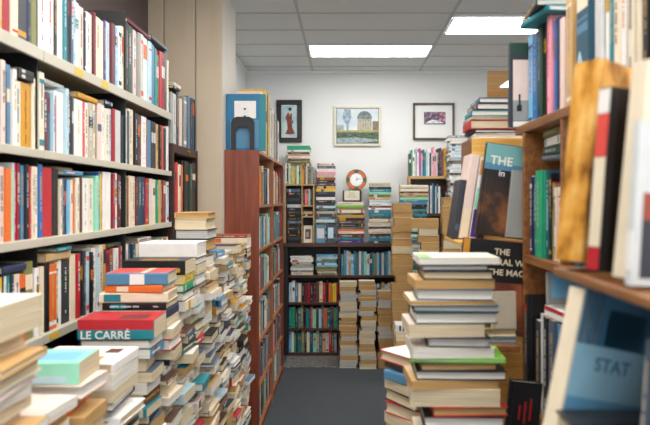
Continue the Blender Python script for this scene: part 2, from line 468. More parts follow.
# ------------------------------------------------------------------ grey metal shelving on the left
lip_mat = mat_plain('shelf_paint', hexrgb('B9B3A2'), rough=0.45, var=0.05, scale=12)
steel_dark = mat_plain('dark_steel', hexrgb('1B1A1A'), rough=0.5, var=0.1)
tag_mat = mat_plain('yellow_tag', hexrgb('D6B03A'), rough=0.5, var=0.05)
SHZ = [(2.22, 0.04), (1.886, 0.028), (1.594, 0.028), (1.27, 0.032)]
JOINTS = [2.10, 2.90]
BAYS = [(1.28, 2.10, 'nearest metal bay'), (2.10, 2.90, 'middle metal bay'), (2.90, 3.65, 'furthest metal bay')]
ROWN = ['top row', 'second row', 'third row', 'fourth row']
for k, (ya, yb, nm) in enumerate(BAYS):
    lb = ['grey metal shelving bay nearest the camera, cut by the picture edge', 'grey metal shelving bay in the middle, black upright at its far end', 'grey metal shelving bay furthest along, large art books on top'][k]
    t = thing('metal_shelving', lb, 'bookshelf', (-1.12, (ya + yb) / 2, 0), 'bays of grey metal shelving')
    oy = (ya + yb) / 2
    for z, th in SHZ + [(0.9, 0.03), (0.5, 0.03), (0.12, 0.12)]:
        s = MB().box(-0.125, 0.108, ya - oy + 0.004, yb - oy - 0.004, z - 0.012, z).box(0.108, 0.12, ya - oy + 0.002, yb - oy - 0.002, z - th, z, bev=0.002).build('shelf', lip_mat, t)
        if (k, z) in ((1, 2.22), (2, 1.594), (1, 1.27), (0, 2.22)):
            for q in ([0.3, 0.62] if (k, z) == (1, 2.22) else [0.05] if k == 1 else [0.35]):
                yy_ = ya - oy + q * (yb - ya)
                MB().box(0.12, 0.1212, yy_, yy_ + 0.07, z - th + 0.006, z - 0.006).build('shelf_tag', tag_mat, s, label='yellow shelf tag')
    MB().box(-0.128, -0.124, ya - oy, yb - oy, 0, 2.59).build('back_panel', steel_dark, t)
    MB().box(-0.124, 0.114 if k == 1 else 0.098, yb - oy - 0.0035, yb - oy + (0.0035 if k == 2 else 0.0), 0, 2.59 if k < 2 else 2.2).build('upright', steel_dark, t, label='black steel upright')
    if k == 0: MB().box(-0.124, 0.098, ya - oy, ya - oy + 0.0035, 0, 2.59).build('upright', steel_dark, t)

PL = -1.012
W = None
rows = {
 0: [(-8, 'tan', .24), (4, 'crimson', .27), (12, 'cream', .26), (19, 'charcoal', .3), (30.5, 'navy', .29), (34.2, 'olive', .29), (41, 'white', .3), (55, 'black', .27), (58.6, 'white', .26), (64, 'teal', .27), (68.3, 'black', .265),
     (71.5, 'slate', .27), (74, 'pale-blue', .255), (77, 'white', .25), (81, 'blush', .245), (85.6, 'charcoal', .235), (87, 'white', .24), (91, 'cream', .245), (95, 'maroon', .262), (97.5, 'cream', .252), (106, 'purple', .262), (108, 'pale-blue', .265),
     (112, 'maroon', .27), (115.7, 'sky-blue', .27), (119, 'white', .275), (122, 'ivory', .29), (124.9, None), (126.5, 'black', .33), (129.8, 'dark-green', .325), (133, 'slate', .33), (135.3, 'blush', .325), (138.5, 'grey', .322), (141, 'pale-grey', .327),
     (144, 'white', .328), (149, 'pale-blue', .322), (152, 'steel-blue', .325), (156, 'teal', .315), (158.2, 'emerald', .29), (160.6, 'red', .32), (163, 'crimson', .325), (166, 'dark-teal', .345), (168.3, 'ivory', .3), (172, None)],
 1: [(-8, 'cream', .24), (-2, 'slate', .23), (3, 'blush', .25), (7.6, 'charcoal', .22), (9.2, 'steel-blue', .245), (14.5, 'white', .235), (18, 'ivory', .205), (23.5, 'mustard', .207), (34, 'cream', .23), (37, 'ivory', .262), (46, 'maroon', .2), (50.6, 'slate', .205), (53.8, 'pale-blue', .205),
     (56, 'red', .2), (57.3, 'white', .22), (66.5, 'pale-blue', .24), (69.5, 'black', .225), (72.5, 'charcoal', .22), (75.3, 'white', .215), (83.6, 'coral', .215), (86.2, 'white', .215), (89, 'greige', .22), (94, 'cream', .222), (97, 'dark-green', .225), (99.2, 'blush', .235), (103.3, 'white', .236),
     (107, 'ivory', .225), (111, 'pale-blue', .23), (113.6, 'crimson', .235), (116.6, 'pale-grey', .235), (122, 'charcoal', .22), (124.6, 'black', .255), (126.6, 'pale-grey', .255), (128.4, 'slate', .25), (130, 'cream', .265), (135, 'black', .255), (138, 'maroon', .25), (140.3, 'charcoal', .255),
     (143, 'white', .255), (147.5, 'magenta', .255), (149, 'steel-blue', .25), (153, 'charcoal', .25), (157.6, 'tan', .245), (160, 'black', .24), (162, 'coral', .247), (164.6, 'charcoal', .24), (167.6, 'white', .255), (169.6, 'dark-green', .25), (172, None)],
 2: [(-8, 'cream', .23), (-3, 'white', .22), (2.5, 'blush', .225), (7, 'orange', .22), (12.3, 'mint', .215), (14.6, 'pale-grey', .24), (17, 'magenta', .24), (19, 'crimson', .24), (21, 'navy', .24), (24, 'steel-blue', .235), (27.2, 'black', .24), (31, 'red', .235), (33, 'cream', .235), (36.6, 'white', .235), (40.6, 'blue', .245),
     (45, 'red', .236), (54.3, 'black', .236), (61, 'cream', .2), (63.5, 'slate', .205), (67, 'navy', .2), (69.2, 'sky-blue', .2), (71.8, 'cream', .202), (74, 'orange', .2), (76.6, 'ivory', .21), (80, 'black', .215), (82, 'brown', .215), (84.5, 'white', .212), (90.5, 'ivory', .213), (96.3, 'mint', .225), (99.5, 'blue', .24), (101.5, 'yellow', .235),
     (103.4, 'black', .24), (105.2, 'white', .245), (112.7, 'black', .24), (114, 'crimson', .24), (116.7, 'white', .245), (119.2, 'maroon', .24), (121.4, 'brown', .235), (123.4, 'coral', .24), (127, 'emerald', .235), (128.6, 'rust', .23), (130.6, 'cream', .24), (137, 'maroon', .235), (139.2, 'dark-teal', .24), (142.6, 'navy', .242), (146.8, 'red', .238), (149.8, 'teal', .235),
     (151.3, 'blush', .238), (154.5, 'cream', .235), (157.2, 'emerald', .235), (158.8, 'tan', .235), (161.6, 'maroon', .238), (164, 'rust', .236), (166.6, 'pale-blue', .23), (169, 'white', .225), (172.2, None)],
 3: [(-8, 'cream', .22), (-2, 'yellow', .22), (4.4, 'charcoal', .225), (7.5, 'white', .22), (10, 'teal', .225), (12.6, 'dark-green', .22), (15, 'blush', .22), (21, 'orange', .215), (27, 'olive', .25), (36, 'white', .225), (42.5, 'cream', .225), (46.6, 'black', .235), (50.6, 'orange', .225), (58.4, 'cream', .23), (61.6, 'white', .235), (64.5, 'charcoal', .23),
     (72.3, 'cream', .245), (78, 'red', .245), (80.8, 'black', .25), (84.2, 'charcoal', .25), (87, 'pale-blue', .245), (90.6, 'black', .24), (93.8, 'white', .255), (98, 'pale-blue', .25), (100, 'cream', .262), (104, 'tan', .262), (107.2, 'red', .235), (111, 'rust', .235), (115.5, 'white', .235), (119.8, 'crimson', .24), (122, 'pale-grey', .24), (126, 'white', .242), (129.5, 'navy', .245), (133, 'dark-teal', .24),
     (136, 'cream', .235), (139, 'brown', .2), (143, 'charcoal', .2), (147, 'maroon', .205), (150, 'slate', .2), (154, 'black', .21), (157, 'cream', .235), (160, 'teal', .232), (162.5, 'mint', .235), (165.2, 'coral', .235), (167.6, 'ivory', .238), (170, 'emerald', .235), (172, None)],
}
made_rows = {}
for k, items in rows.items():
    made_rows[k] = shelf_row('L', PL, SHZ[k][0] + 0.0005, items, ROWN[k], 'books in the ' + ROWN[k] + ' of the metal shelving', joints=JOINTS, count_from='left', lim=(1.285, 3.645), bays=[q[2] for q in BAYS])

def ontop(xa, xb, z, t, c, lab, kind='hardback', d=0.13, page='cream', plane=PL, push=0.0, ds=(1, 0, 0), yaw=0.0):
    """A book lying along the tops of a row, its spine towards the aisle."""
    ya, yb = sorted((F * plane / (xa - CX), F * plane / (xb - CX)))
    sx = 1 if ds[0] > 0 else -1
    return lay(kind, t, d, yb - ya, ds, plane - sx * (d / 2 + push), (ya + yb) / 2, z, c, yaw=yaw, page=page, label=lab, group='books lying on top of the rows')
ontop(18.6, 33.8, 2.1, 0.035, 'black', 'black book lying flat on top of the mustard book')
ontop(47.5, 72, 2.128, 0.016, 'pale-grey', 'pale-grey book lying flat above the white books under the top shelf', push=0.03)
ontop(79, 99, 2.112, 0.022, 'mustard', 'mustard book lying flat on the second row of metal shelving', push=0.005)
ontop(105, 112.5, 2.123, 0.022, 'navy', 'small navy book lying flat beside the mustard one, second row', push=0.0)
ontop(63.5, 82, 1.811, 0.018, 'steel-blue', 'steel-blue book lying flat on the third row next to black spine', push=-0.004)
ontop(64, 80, 1.8296, 0.012, 'tan', 'thin tan book lying on the steel-blue book in the third row', push=0.03)
ontop(128, 151, 2.5515, 0.02, 'maroon', 'large maroon book lying flat across the art books of the top row', d=0.2, page='white')
ontop(151.6, 167.6, 2.568, 0.02, 'slate', 'large slate book lying flat across the furthest art books', d=0.18, page='white')
ontop(3, 26.5, 1.4985, 0.022, 'navy', 'navy book lying flat on the fourth row of nearest bay')
ontop(47, 71.5, 1.507, 0.028, 'tan', 'thick tan book lying on the fourth row beside a teal one', push=0.003)
ontop(56, 70, 1.5365, 0.015, 'teal', 'small teal book lying on the thick tan book', push=-0.006)
ontop(108, 123, 1.5125, 0.018, 'dark-green', 'dark-green book lying on the fourth row under the third shelf', push=0.01)
ontop(139.6, 152, 1.481, 0.026, 'rust', 'rust book lying flat at the far end of the fourth row')
ontop(142, 155, 1.508, 0.02, 'white', 'white book lying slanted on the rust one, fourth row', push=0.02)

# ------------------------------------------------------------------ dark wooden case between shelving and pillar
dark_wood = wood_mat('dark_wood', '2A1712', '4A2B1F', axis=1)
t = thing('wooden_bookcase', 'dark brown wooden bookcase squeezed between metal shelving and pillar', 'bookcase', (-1.12, 3.97, 0), 'bookcases')
CZ = [2.05, 1.635, 1.22, 0.8, 0.4, 0.08]
for z in CZ:
    s = MB().box(-0.13, 0.12, -0.29, 0.29, z - (0.05 if z > 2 else 0.03), z, bev=0.002).build('shelf', dark_wood, t)
for y in (-0.30, 0.29): MB().box(-0.13, 0.125, y, y + 0.012, 0, 2.05).build('side_panel', dark_wood, t)
MB().box(-0.14, -0.13, -0.30, 0.302, 0, 2.05).build('back_panel', dark_wood, t)
M_ = Matrix.Translation((0.12, 0.05, 2.025)) @ Matrix.Rotation(math.pi / 2, 4, 'Y')
MB().cyl(0.012, 0, 0.008, 20, M=M_).cyl(0.006, 0.008, 0.016, 16, M=M_).build('knob', mat_plain('brass', hexrgb('B08A3C'), rough=0.3, metallic=0.9), t, label='small brass knob')
shelf_row('L', -1.003, 2.051, [(172.6, 'grey', .3), (175, 'pale-grey', .3), (178, 'charcoal', .32), (180.3, 'blush', .29), (182.2, 'black', .3), (184.2, 'grey', .32), (187, 'navy', .33), (189, 'steel-blue', .34), (191, 'navy', .335), (193.5, 'dark-teal', .345), (196, 'navy', .345), (198, None)],
          'top of dark wooden bookcase', 'books on the dark wooden bookcase', count_from='left', lim=(3.66, 4.26))
shelf_row('L', -1.003, 1.636, [(172.6, 'charcoal', .3), (175, 'red', .3), (177.5, 'coral', .31), (179.5, 'ivory', .3), (181.4, 'orange', .3), (183.5, 'black', .33), (187, 'charcoal', .33), (190, 'dark-green', .32), (192.5, 'black', .33), (195.5, 'slate', .3), (197.2, None)],
          'second row of dark wooden bookcase', 'books in the dark wooden bookcase', count_from='left', lim=(3.683, 4.258))
shelf_row('L', -1.003, 1.221, [(172.6, 'maroon', .33), (175, 'black', .34), (178, 'navy', .33), (181, 'crimson', .34), (184, 'charcoal', .32), (188, 'brown', .3), (192, 'dark-green', .31), (197.2, None)],
          'third row of dark wooden bookcase', 'books in the dark wooden bookcase', count_from='left', lim=(3.683, 4.258))
ontop(174, 180, 2.374, 0.018, 'black', 'black book lying crosswise over the dark bookcase top', plane=-1.0)
ontop(174.5, 181, 2.3925, 0.02, 'white', 'white book lying over the black one above the dark bookcase', plane=-1.0)

# ------------------------------------------------------------------ red-brown bookcase along the aisle
red_wood = wood_mat('red_wood', '6B2F1B', '8C4528', axis=2, scale=3.0)
red_edge = wood_mat('red_wood_edge', '8E5532', 'A66A42', axis=2, scale=3.0)
X0, X1, YA, YB, TOP = -0.855, -0.61, 4.48, 6.26, 2.075
t = thing('wooden_bookcase', 'tall red-brown wooden bookcase, plain end panel facing the camera, blue atlas on top', 'bookcase', ((X0 + X1) / 2, (YA + YB) / 2, 0), 'bookcases')
ox, oy = (X0 + X1) / 2, (YA + YB) / 2
hw = (X1 - X0) / 2
RZ = [1.684, 1.36, 1.04, 0.70, 0.38, 0.08]
MB().box(-hw, hw, YA - oy, YA - oy + 0.02, 0, TOP, bev=0.002).build('end_panel', red_wood, t)
MB().box(-hw, hw, YB - oy - 0.02, YB - oy, 0, TOP, bev=0.002).build('end_panel', red_wood, t)
MB().box(-hw, hw, -0.012, 0.012, 0, TOP - 0.022).build('divider', red_edge, t)
MB().box(-hw, hw - 0.002, YA - oy + 0.021, YB - oy - 0.021, TOP - 0.022, TOP).build('top_board', red_edge, t)
MB().box(-hw, -hw + 0.006, YA - oy + 0.021, YB - oy - 0.021, 0, TOP - 0.023).build('back_panel', red_wood, t)
MB().box(hw - 0.03, hw - 0.015, YA - oy + 0.021, YB - oy - 0.021, 0, 0.055).build('plinth', red_wood, t)
for z in RZ:
    for a, b_ in ((YA - oy + 0.021, -0.0125), (0.0125, YB - oy - 0.021)):
        MB().box(-hw + 0.007, hw - 0.004, a, b_, z - 0.02, z, bev=0.0015).build('shelf', red_edge, t)
bayc = [
 [['pale-grey', 'white', 'greige', 'teal', 'orange', 'orange', 'orange', 'golden', 'orange', 'brown', 'cream', 'teal', 'white', 'charcoal', 'rust', 'emerald', 'black', 'steel-blue'],
  ['mustard', 'orange', 'red', 'mint', 'teal', 'pale-blue', 'emerald', 'crimson', 'red', 'charcoal', 'sky-blue', 'teal', 'white', 'steel-blue', 'teal'],
  ['mint', 'teal', 'white', 'emerald', 'cream', 'dark-green', 'pale-blue', 'white', 'red', 'black', 'teal', 'maroon', 'charcoal', 'red'],
  ['black', 'white', 'pale-grey', 'white', 'charcoal', 'cream', 'dark-green', 'slate', 'olive', 'steel-blue', 'white', 'dark-teal'],
  ['emerald', 'brown', 'black', 'navy', 'steel-blue', 'black', 'pink', 'dark-teal', 'rust', 'slate', 'navy', 'maroon', 'grey'],
  ['mint', 'charcoal', 'white', 'rust', 'navy', 'teal', 'blush', 'navy', 'charcoal', 'steel-blue', 'brown', 'olive']],
]
zs = RZ
for bay, (a, b_) in enumerate(((YA + 0.025, oy - 0.016), (oy + 0.016, YB - 0.025))):
    for k, z in enumerate(zs):
        cs = bayc[0][k]
        cs = cs[:] if bay == 0 else cs[::-1]
        y = a; items = []; j = 0
        while y < b_ - 0.02:
            items.append((y, cs[j % len(cs)], R.uniform(0.205, 0.255) if k else R.uniform(0.24, 0.3))); y += R.uniform(0.026, 0.05); j += 1
        items.append((min(y, b_), None))
        shelf_row('L', X1 - 0.022, z + 0.0006, items, f"{['top', 'second', 'third', 'fourth', 'fifth', 'lowest'][k]} row, {'near' if bay == 0 else 'far'} bay, red-brown bookcase", 'books in the red-brown bookcase', px=False, count_from='near end', depth=0.15)
# on top of it
b = book('hardback', 0.045, 0.28, 0.405, ROT_R, (-0.853, 4.575, TOP + 0.0005), 'ocean-blue', page='white', label='big blue book standing cover outward on the red-brown bookcase behind a black bookend', prio=1,
         decos=[('title_panel', 'front', [(0.06, 0.215, 0.23, 0.355)], 'white'), ('cover_motif', 'front', [(0.128, 0.142, 0.29, 0.304), (0.126, 0.144, 0.236, 0.25)], 'charcoal'), ('cover_band', 'front', [(0.24, 0.283, 0.0, 0.40)], 'teal'), ('cover_picture', 'front', [(0.03, 0.235, 0.02, 0.22)], 'steel-blue')])
bk = thing('bookend', 'black arched bookend in front of the big blue book', 'bookend', (-0.728, 4.5, TOP), None)
arch = [(-0.083, 0), (-0.083, 0.20), (-0.07, 0.226), (-0.045, 0.238), (0.045, 0.238), (0.07, 0.226), (0.083, 0.20), (0.083, 0), (0.05, 0), (0.05, 0.12)]
arch += [(0.05 * math.cos(a), 0.12 + 0.05 * math.sin(a)) for a in [math.pi * i / 10 for i in range(1, 10)]] + [(-0.05, 0.12), (-0.05, 0)]
Mx = Matrix(((1, 0, 0, 0), (0, 0, -1, 0), (0, 1, 0, 0), (0, 0, 0, 1)))
MB().prism(arch, -0.002, 0.002, M=Mx).build('upright_plate', steel_dark, bk)
MB().box(-0.083, 0.083, -0.012, 0.024, 0.0003, 0.002).build('foot_plate', steel_dark, bk)
y = 4.66
tl = [('blush', .04, .44), ('cream', .04, .45), ('blush', .05, .46), ('blush', .05, .46), ('cream', .05, .46), ('yellow', .06, .5), ('mustard', .05, .51), ('yellow', .06, .51), ('black', .04, .48), ('mustard', .06, .51), ('yellow', .06, .5), ('emerald', .04, .46), ('white', .05, .4), ('charcoal', .05, .41), ('pale-grey', .05, .42), ('white', .06, .43), ('navy', .05, .4), ('white', .05, .42), ('brown', .06, .42), ('slate', .06, .41), ('greige', .06, .4), ('black', .06, .38), ('white', .06, .37), ('brown', .06, .36), ('cream', .06, .36)]
it = []
for c, w, h in tl: it.append((y, c, h)); y += w
it.append((y, None))
shelf_row('L', -0.615, TOP + 0.0005, it, 'row standing on the red-brown bookcase', 'tall books on the red-brown bookcase', px=False, count_from='near end', depth=0.2)

# ------------------------------------------------------------------ piles along the left shelves (floor up), near to far
XE = -0.615                                     # their aisle side
def lpile(y0, dep, ztop, where, tops=(), wid=0.225, xe=XE, **k):
    k.setdefault('jit', 0.022); k.setdefault('yaw', 0.09)
    return pile(xe - wid / 2, y0 + dep / 2, ztop, wid, dep, where, 'books piled along the metal shelving', tops=tops, **k)
S_ = (0, -1, 0)
A_ = (1, 0, 0)
lpile(1.085, 0.2, 1.53, 'the pile at the photo edge nearest the camera', wid=0.24, colours=['cream', 'white', 'ivory', 'cream', 'blush', 'white', 'tan', 'greige'], ds=((-1, 0, 0), (0, 1, 0), (-1, 0, 0)), pages=['cream', 'tan', 'cream', 'white'], tops=[
    dict(t=.03, cover='white', kind='paperback', label='white paperback crowning the blurred pile nearest the camera'),
    dict(t=.034, cover='cream', kind='paperback', ds=(0, 1, 0), page='cream', label='cream paperback second in the blurred pile nearest the camera')])
lpile(1.305, 0.165, 1.27, 'the pile between the blurred pile and the mint one', wid=.23, colours=['cream', 'white', 'ivory', 'blush', 'white', 'cream'], ds=((-1, 0, 0), (0, 1, 0)))
lpile(1.49, 0.145, 1.335, 'the pile under the mint book', tops=[
    dict(t=.052, cover='mint', kind='paperback', ds=S_, page='cream', yaw=0.05, wid=.19, label='thick mint-green paperback on top of a near pile, spine outward', decos=[('title_panel', 'spine', [(.004, .02, .03, .16)], 'pale-blue'), ('cover_picture', 'front', [(.03, .11, .02, .17)], 'sky-blue')]),
    dict(t=.03, cover='blush', ds=(0, 1, 0), page='white', yaw=-0.05, label='blush hardback directly under the thick mint-green paperback'),
    dict(t=.045, cover='orange', ds=S_, kind='hardback', yaw=0.08, wid=.16, dx=-.01, label='orange-red hardback second below the mint-green paperback', page='tan'),
    dict(t=.03, cover='tan', ds=(0, 1, 0), page='tan', kind='paperback')])
lpile(1.68, 0.2, 1.285, 'the pile under the white picture-cover book', wid=.24, tops=[
    dict(t=.03, cover='white', kind='hardback', ds=(1, 0, 0), page='cream', yaw=-0.02, label='white book with dark pictures on its cover lying behind the mint book',
         decos=[('cover_picture', 'front', [(.03, .07, .03, .08), (.10, .2, .06, .12)], 'brown'), ('cover_motif', 'front', [(.05, .065, .12, .16)], 'mustard')]),
    dict(t=.04, cover='ivory', kind='paperback', ds=(-1, 0, 0), page='white'), dict(t=.035, cover='white', kind='paperback', ds=(-1, 0, 0), page='cream')])
lpile(2.0, 0.15, 1.34, 'the pile under the red and teal book', tops=[
    dict(t=.062, cover='teal', kind='paperback', ds=S_, page='cream', yaw=0.03, wid=.24, label='red and teal paperback with big white capitals along its spine', auto=False, decos=[('cover_band', 'spine', [(.031, .0617, .001, .239)], 'red'), ('cover_picture', 'front', [(.0, .15, .0, .24)], 'red'), ('cover_motif', 'front', [(.02, .09, .03, .12)], 'maroon')],
         texts=[('LE CARRÉ', 0.036, 'spine_lying', .0025, .232, 'white', 0)]),
    dict(t=.03, cover='charcoal', ds=(-1, 0, 0), page='white'), dict(t=.03, cover='steel-blue', ds=A_, page='white', kind='paperback')])
lpile(2.18, 0.16, 1.468, 'the pile under the coral and blue book', tops=[
    dict(t=.042, cover='steel-blue', ds=S_, page='cream', yaw=0.05, wid=.21, dx=.006, label='coral-topped book with a blue spine and white band crossing both', auto=False,
         decos=[('cover_picture', 'front', [(.004, .155, .001, .075), (.004, .155, .098, .209)], 'coral'), ('cover_band', 'front', [(.0005, .155, .077, .096)], 'cream'), ('spine_band', 'spine', [(.002, .038, .08, .13)], 'white')]),
    dict(t=.026, cover='orange', ds=S_, page='cream', wid=.2, yaw=-0.03, label='orange hardback beneath the coral and blue book'),
    dict(t=.034, cover='cream', ds=S_, page='cream', wid=.235, yaw=0.04, label='long cream hardback two below the coral and blue book', dx=-.005),
    dict(t=.024, cover='black', ds=S_, page='cream', wid=.22), dict(t=.03, cover='navy', ds=A_, kind='paperback'), dict(t=.034, cover='cream', ds=(-1, 0, 0), kind='paperback')])
lpile(2.42, 0.17, 1.487, 'the pile under the black and gold book', tops=[
    dict(t=.055, cover='black', ds=S_, kind='paperback', page='cream', wid=.24, dx=-.004, label='thick black book with golden lettering on spine and cover', auto=False,
         decos=[('title_lettering', 'spine', [(.01 + .022 * k_, .026 + .022 * k_, .02 + .019 * j_, .034 + .019 * j_) for k_ in (0,) for j_ in range(9)], 'mustard'), ('cover_motif', 'front', [(.02 + .03 * k_, .036 + .03 * k_, .04 + .024 * j_, .058 + .024 * j_) for k_ in range(2) for j_ in range(6)], 'mustard'), ('cover_picture', 'front', [(.09, .15, .02, .2)], 'charcoal')]),
    dict(t=.035, cover='yellow', ds=A_, page='cream', label='yellow-spined hardback under the thick black and golden book'), dict(t=.03, cover='emerald', ds=A_, page='white'), dict(t=.034, cover='black', ds=(-1, 0, 0), page='white')])
lpile(2.63, 0.17, 1.542, 'the pile under the thick white book', wid=.24, tops=[
    dict(t=.062, cover='white', ds=S_, page='white', wid=.245, yaw=-0.03, label='very thick plain white book topping the pile, spine to the front', auto=False),
    dict(t=.03, cover='navy', ds=(-1, 0, 0), page='white'), dict(t=.04, cover='cream', ds=(-1, 0, 0), page='cream', kind='paperback'), dict(t=.045, cover='dark-teal', ds=(-1, 0, 0), page='white')])
lpile(2.84, .2, 1.664, 'the tower just beyond the thick white book', wid=.22, ds=((0, -1, 0), (-1, 0, 0), (0, 1, 0)), colours=['cream', 'tan', 'white', 'ivory', 'black', 'slate'], tops=[
    dict(t=.027, cover='tan', ds=(-1, 0, 0), wid=.155, dx=.033, page='tan', yaw=.04, label='tan book topping the tower in front of the pillar', auto=False),
    dict(t=.05, cover='greige', ds=(-1, 0, 0), wid=.145, dx=.033, page='cream', label='thick greige book under the tan one, tower before the pillar', auto=False),
    dict(t=.042, cover='black', ds=(-1, 0, 0), wid=.15, dx=.036, page='grey', label='black hardback with white pages, third down the tower before the pillar'),
    dict(t=.052, cover='charcoal', ds=(-1, 0, 0), wid=.15, dx=.033, page='tan', label='charcoal hardback with dull pages, fourth down the tower before the pillar')])
WHERE = ['the pile behind the tower before the pillar', 'the second pile behind the tower before the pillar', 'the third pile behind the tower before the pillar', 'the fourth pile behind the tower before the pillar']
for i, (y0, dp, zt) in enumerate(((3.08, .17, 1.47), (3.29, .17, 1.45), (3.5, .17, 1.465), (3.73, .18, 1.45))):
    lpile(y0, dp, zt, WHERE[i], wid=.22)
lpile(4.0, .17, 1.5, 'the pile against the red-brown end panel', wid=.235, xe=-0.62, tops=[
    dict(t=.02, cover='rust', ds=S_, kind='hardback', page='cream', label='rust-red book topping the pile against the red-brown end panel'),
    dict(t=.03, cover='cream', ds=S_, kind='paperback', page='white', label='cream paperback under the rust-red one by the end panel'), dict(t=.035, cover='white', ds=(0, 1, 0), page='white'), dict(t=.03, cover='black', ds=S_), dict(t=.025, cover='black', ds=S_, kind='paperback')])
# ------------------------------------------------------------------ back wall: low dark bookcase and what stands on it
brown_wood = wood_mat('brown_wood', '3A211A', '5A3426', axis=0)
pale_wood = wood_mat('pale_wood', 'A9824F', 'C8A56C', axis=0)
BX0, BX1, BY, BTOP = -0.69, 0.62, 7.0, 1.24
t = thing('wooden_bookcase', 'low dark brown bookcase along the back wall, four rows of books', 'bookcase', (0, 7.11, 0), 'bookcases')
oy = 7.11
BZ = [0.887, 0.587, 0.298, 0.03]
MB().box(BX0, BX0 + 0.06, BY - oy, 0.12, 0, BTOP - 0.04, bev=0.002).build('side_panel', steel_dark, t, label='black side panel')
MB().box(BX1 - 0.03, BX1, BY - oy, 0.12, 0, BTOP - 0.04, bev=0.002).build('side_panel', brown_wood, t)
MB().box(BX0 - 0.01, BX1 + 0.01, BY - oy - 0.012, 0.12, BTOP - 0.039, BTOP, bev=0.003).build('top_board', brown_wood, t)
MB().box(-0.075, -0.055, BY - oy + 0.002, 0.114, 0.031, BTOP - 0.04).build('divider', brown_wood, t)
MB().box(BX0 + 0.06, BX1 - 0.03, 0.115, 0.12, 0.03, BTOP - 0.04).build('back_panel', steel_dark, t)
for z in BZ:
    for a, b_ in ((BX0 + 0.0605, -0.0755), (-0.0545, BX1 - 0.0305)):
        MB().box(a, b_, BY - oy, 0.114, z - 0.028, z, bev=0.0015).build('shelf', brown_wood, t)

def back_row(x0, x1, z, cols, row, group, hr=(0.2, 0.235), yf=BY + 0.01, d=0.08, tr=(0.02, 0.038), lean=0, hb=0.5, px=None):
    x = x0; made = []; j = 0
    while x < x1 - 0.012:
        tt = min(R.uniform(*tr), x1 - x)
        c = cols[j % len(cols)]
        kd = 'magazine' if tr[1] < 0.02 and tt < 0.012 else ('hardback' if R.random() < hb and tt > 0.012 else 'paperback')
        made.append(book(kd, tt - 0.0012, d, R.uniform(*hr), ROT_B, (x + 0.0006, yf + R.uniform(0, 0.01), z), c, page=R.choice(['cream', 'tan', 'white']), group=group))
        x += tt; j += 1
    for i, b in enumerate(made):
        l = made[i - 1]['cover'] if i else None
        n = made[i + 1]['cover'] if i + 1 < len(made) else None
        nb = f'between {l} and {n}' if l and n else f'beside {l or n}'
        b['label'] = f"{b['cover']} {b['kind']}, {ordinal(i + 1)} from left {nb}, {row}"
    return made
g4 = 'books in the low back bookcase'
back_row(-0.625, -0.08, BZ[1] + .0005, ['pale-blue', 'white', 'steel-blue', 'cream', 'black', 'maroon', 'crimson', 'black', 'maroon', 'brown', 'cream', 'red', 'black', 'orange', 'mustard', 'yellow', 'red', 'coral', 'white', 'maroon'], 'second row of low back bookcase', g4)
back_row(-0.625, -0.08, BZ[2] + .0005, ['teal', 'emerald', 'dark-green', 'steel-blue', 'olive', 'black', 'teal', 'dark-teal', 'coral', 'mint', 'dark-green', 'pale-blue', 'slate', 'orange', 'teal', 'navy', 'brown', 'emerald'], 'third row of low back bookcase', g4, hr=(.2, .24))
back_row(-0.625, -0.08, BZ[3] + .0005, ['sky-blue', 'white', 'emerald', 'dark-green', 'teal', 'olive', 'black', 'cream', 'dark-teal', 'mint', 'greige', 'slate', 'tan', 'blush', 'red', 'brown', 'grey', 'maroon'], 'lowest row of low back bookcase', g4, hr=(.2, .235))
back_row(-0.045, 0.58, BZ[0] + .0005, ['teal', 'steel-blue', 'pale-blue', 'tan', 'sky-blue', 'teal', 'slate', 'pale-grey', 'steel-blue', 'mint', 'pale-blue', 'dark-teal', 'teal', 'olive', 'sky-blue', 'slate', 'pale-grey'], 'top row of low back bookcase', g4, hr=(.23, .27), tr=(.022, .034))
back_row(0.30, 0.58, BZ[1] + .0005, ['white', 'steel-blue', 'pale-blue', 'slate', 'tan', 'pale-grey'], 'second row beyond the yellowed piles', g4, hr=(.18, .22))
D_ = dict
pile(-0.48, 7.0 + .075, 0.887 + .21, .26, .13, 'left stack on top shelf of low back bookcase', 'stacks lying in the low back bookcase', z0=.8875, ds=((0, -1, 0),), yaw=.02, jit=.005, tmin=.018, tmax=.03, colours=['white', 'pale-grey', 'dark-green', 'mint', 'cream', 'greige', 'grey'])
pile(-0.205, 7.0 + .075, 0.887 + .225, .25, .13, 'right stack on top shelf of low back bookcase', 'stacks lying in the low back bookcase', z0=.8875, ds=((0, -1, 0),), yaw=.02, jit=.005, tmin=.018, tmax=.03, colours=['teal', 'steel-blue', 'white', 'pale-blue', 'olive', 'sky-blue', 'dark-teal'])

# small pale wooden shelf box standing on the case
t = thing('wooden_shelf_box', 'small pale wooden shelf box holding black folders, left end of the back wall', 'shelf', (-0.505, 7.11, BTOP), 'shelves on the back wall')
bh = 0.656
hwd = 0.165
MB().box(-hwd - .012, hwd + .012, -0.10, 0.09, bh - 0.016, bh, bev=.001).build('top_board', pale_wood, t)
MB().box(-hwd, -hwd + 0.014, -0.10, 0.09, 0, bh - 0.0165).build('side_panel', pale_wood, t)
MB().box(hwd - 0.014, hwd, -0.10, 0.09, 0, bh - 0.0165).build('side_panel', pale_wood, t)
MB().box(0.022, 0.034, -0.10, 0.084, 0, bh - 0.0165).build('divider', pale_wood, t)
for z in (0.30, 0.42): MB().box(0.0345, hwd - 0.0145, -0.10, 0.084, z - 0.012, z).build('shelf', pale_wood, t)
MB().box(-hwd + .014, hwd - .014, 0.085, 0.09, 0, bh - .017).build('back_panel', steel_dark, t)
gx = -0.505
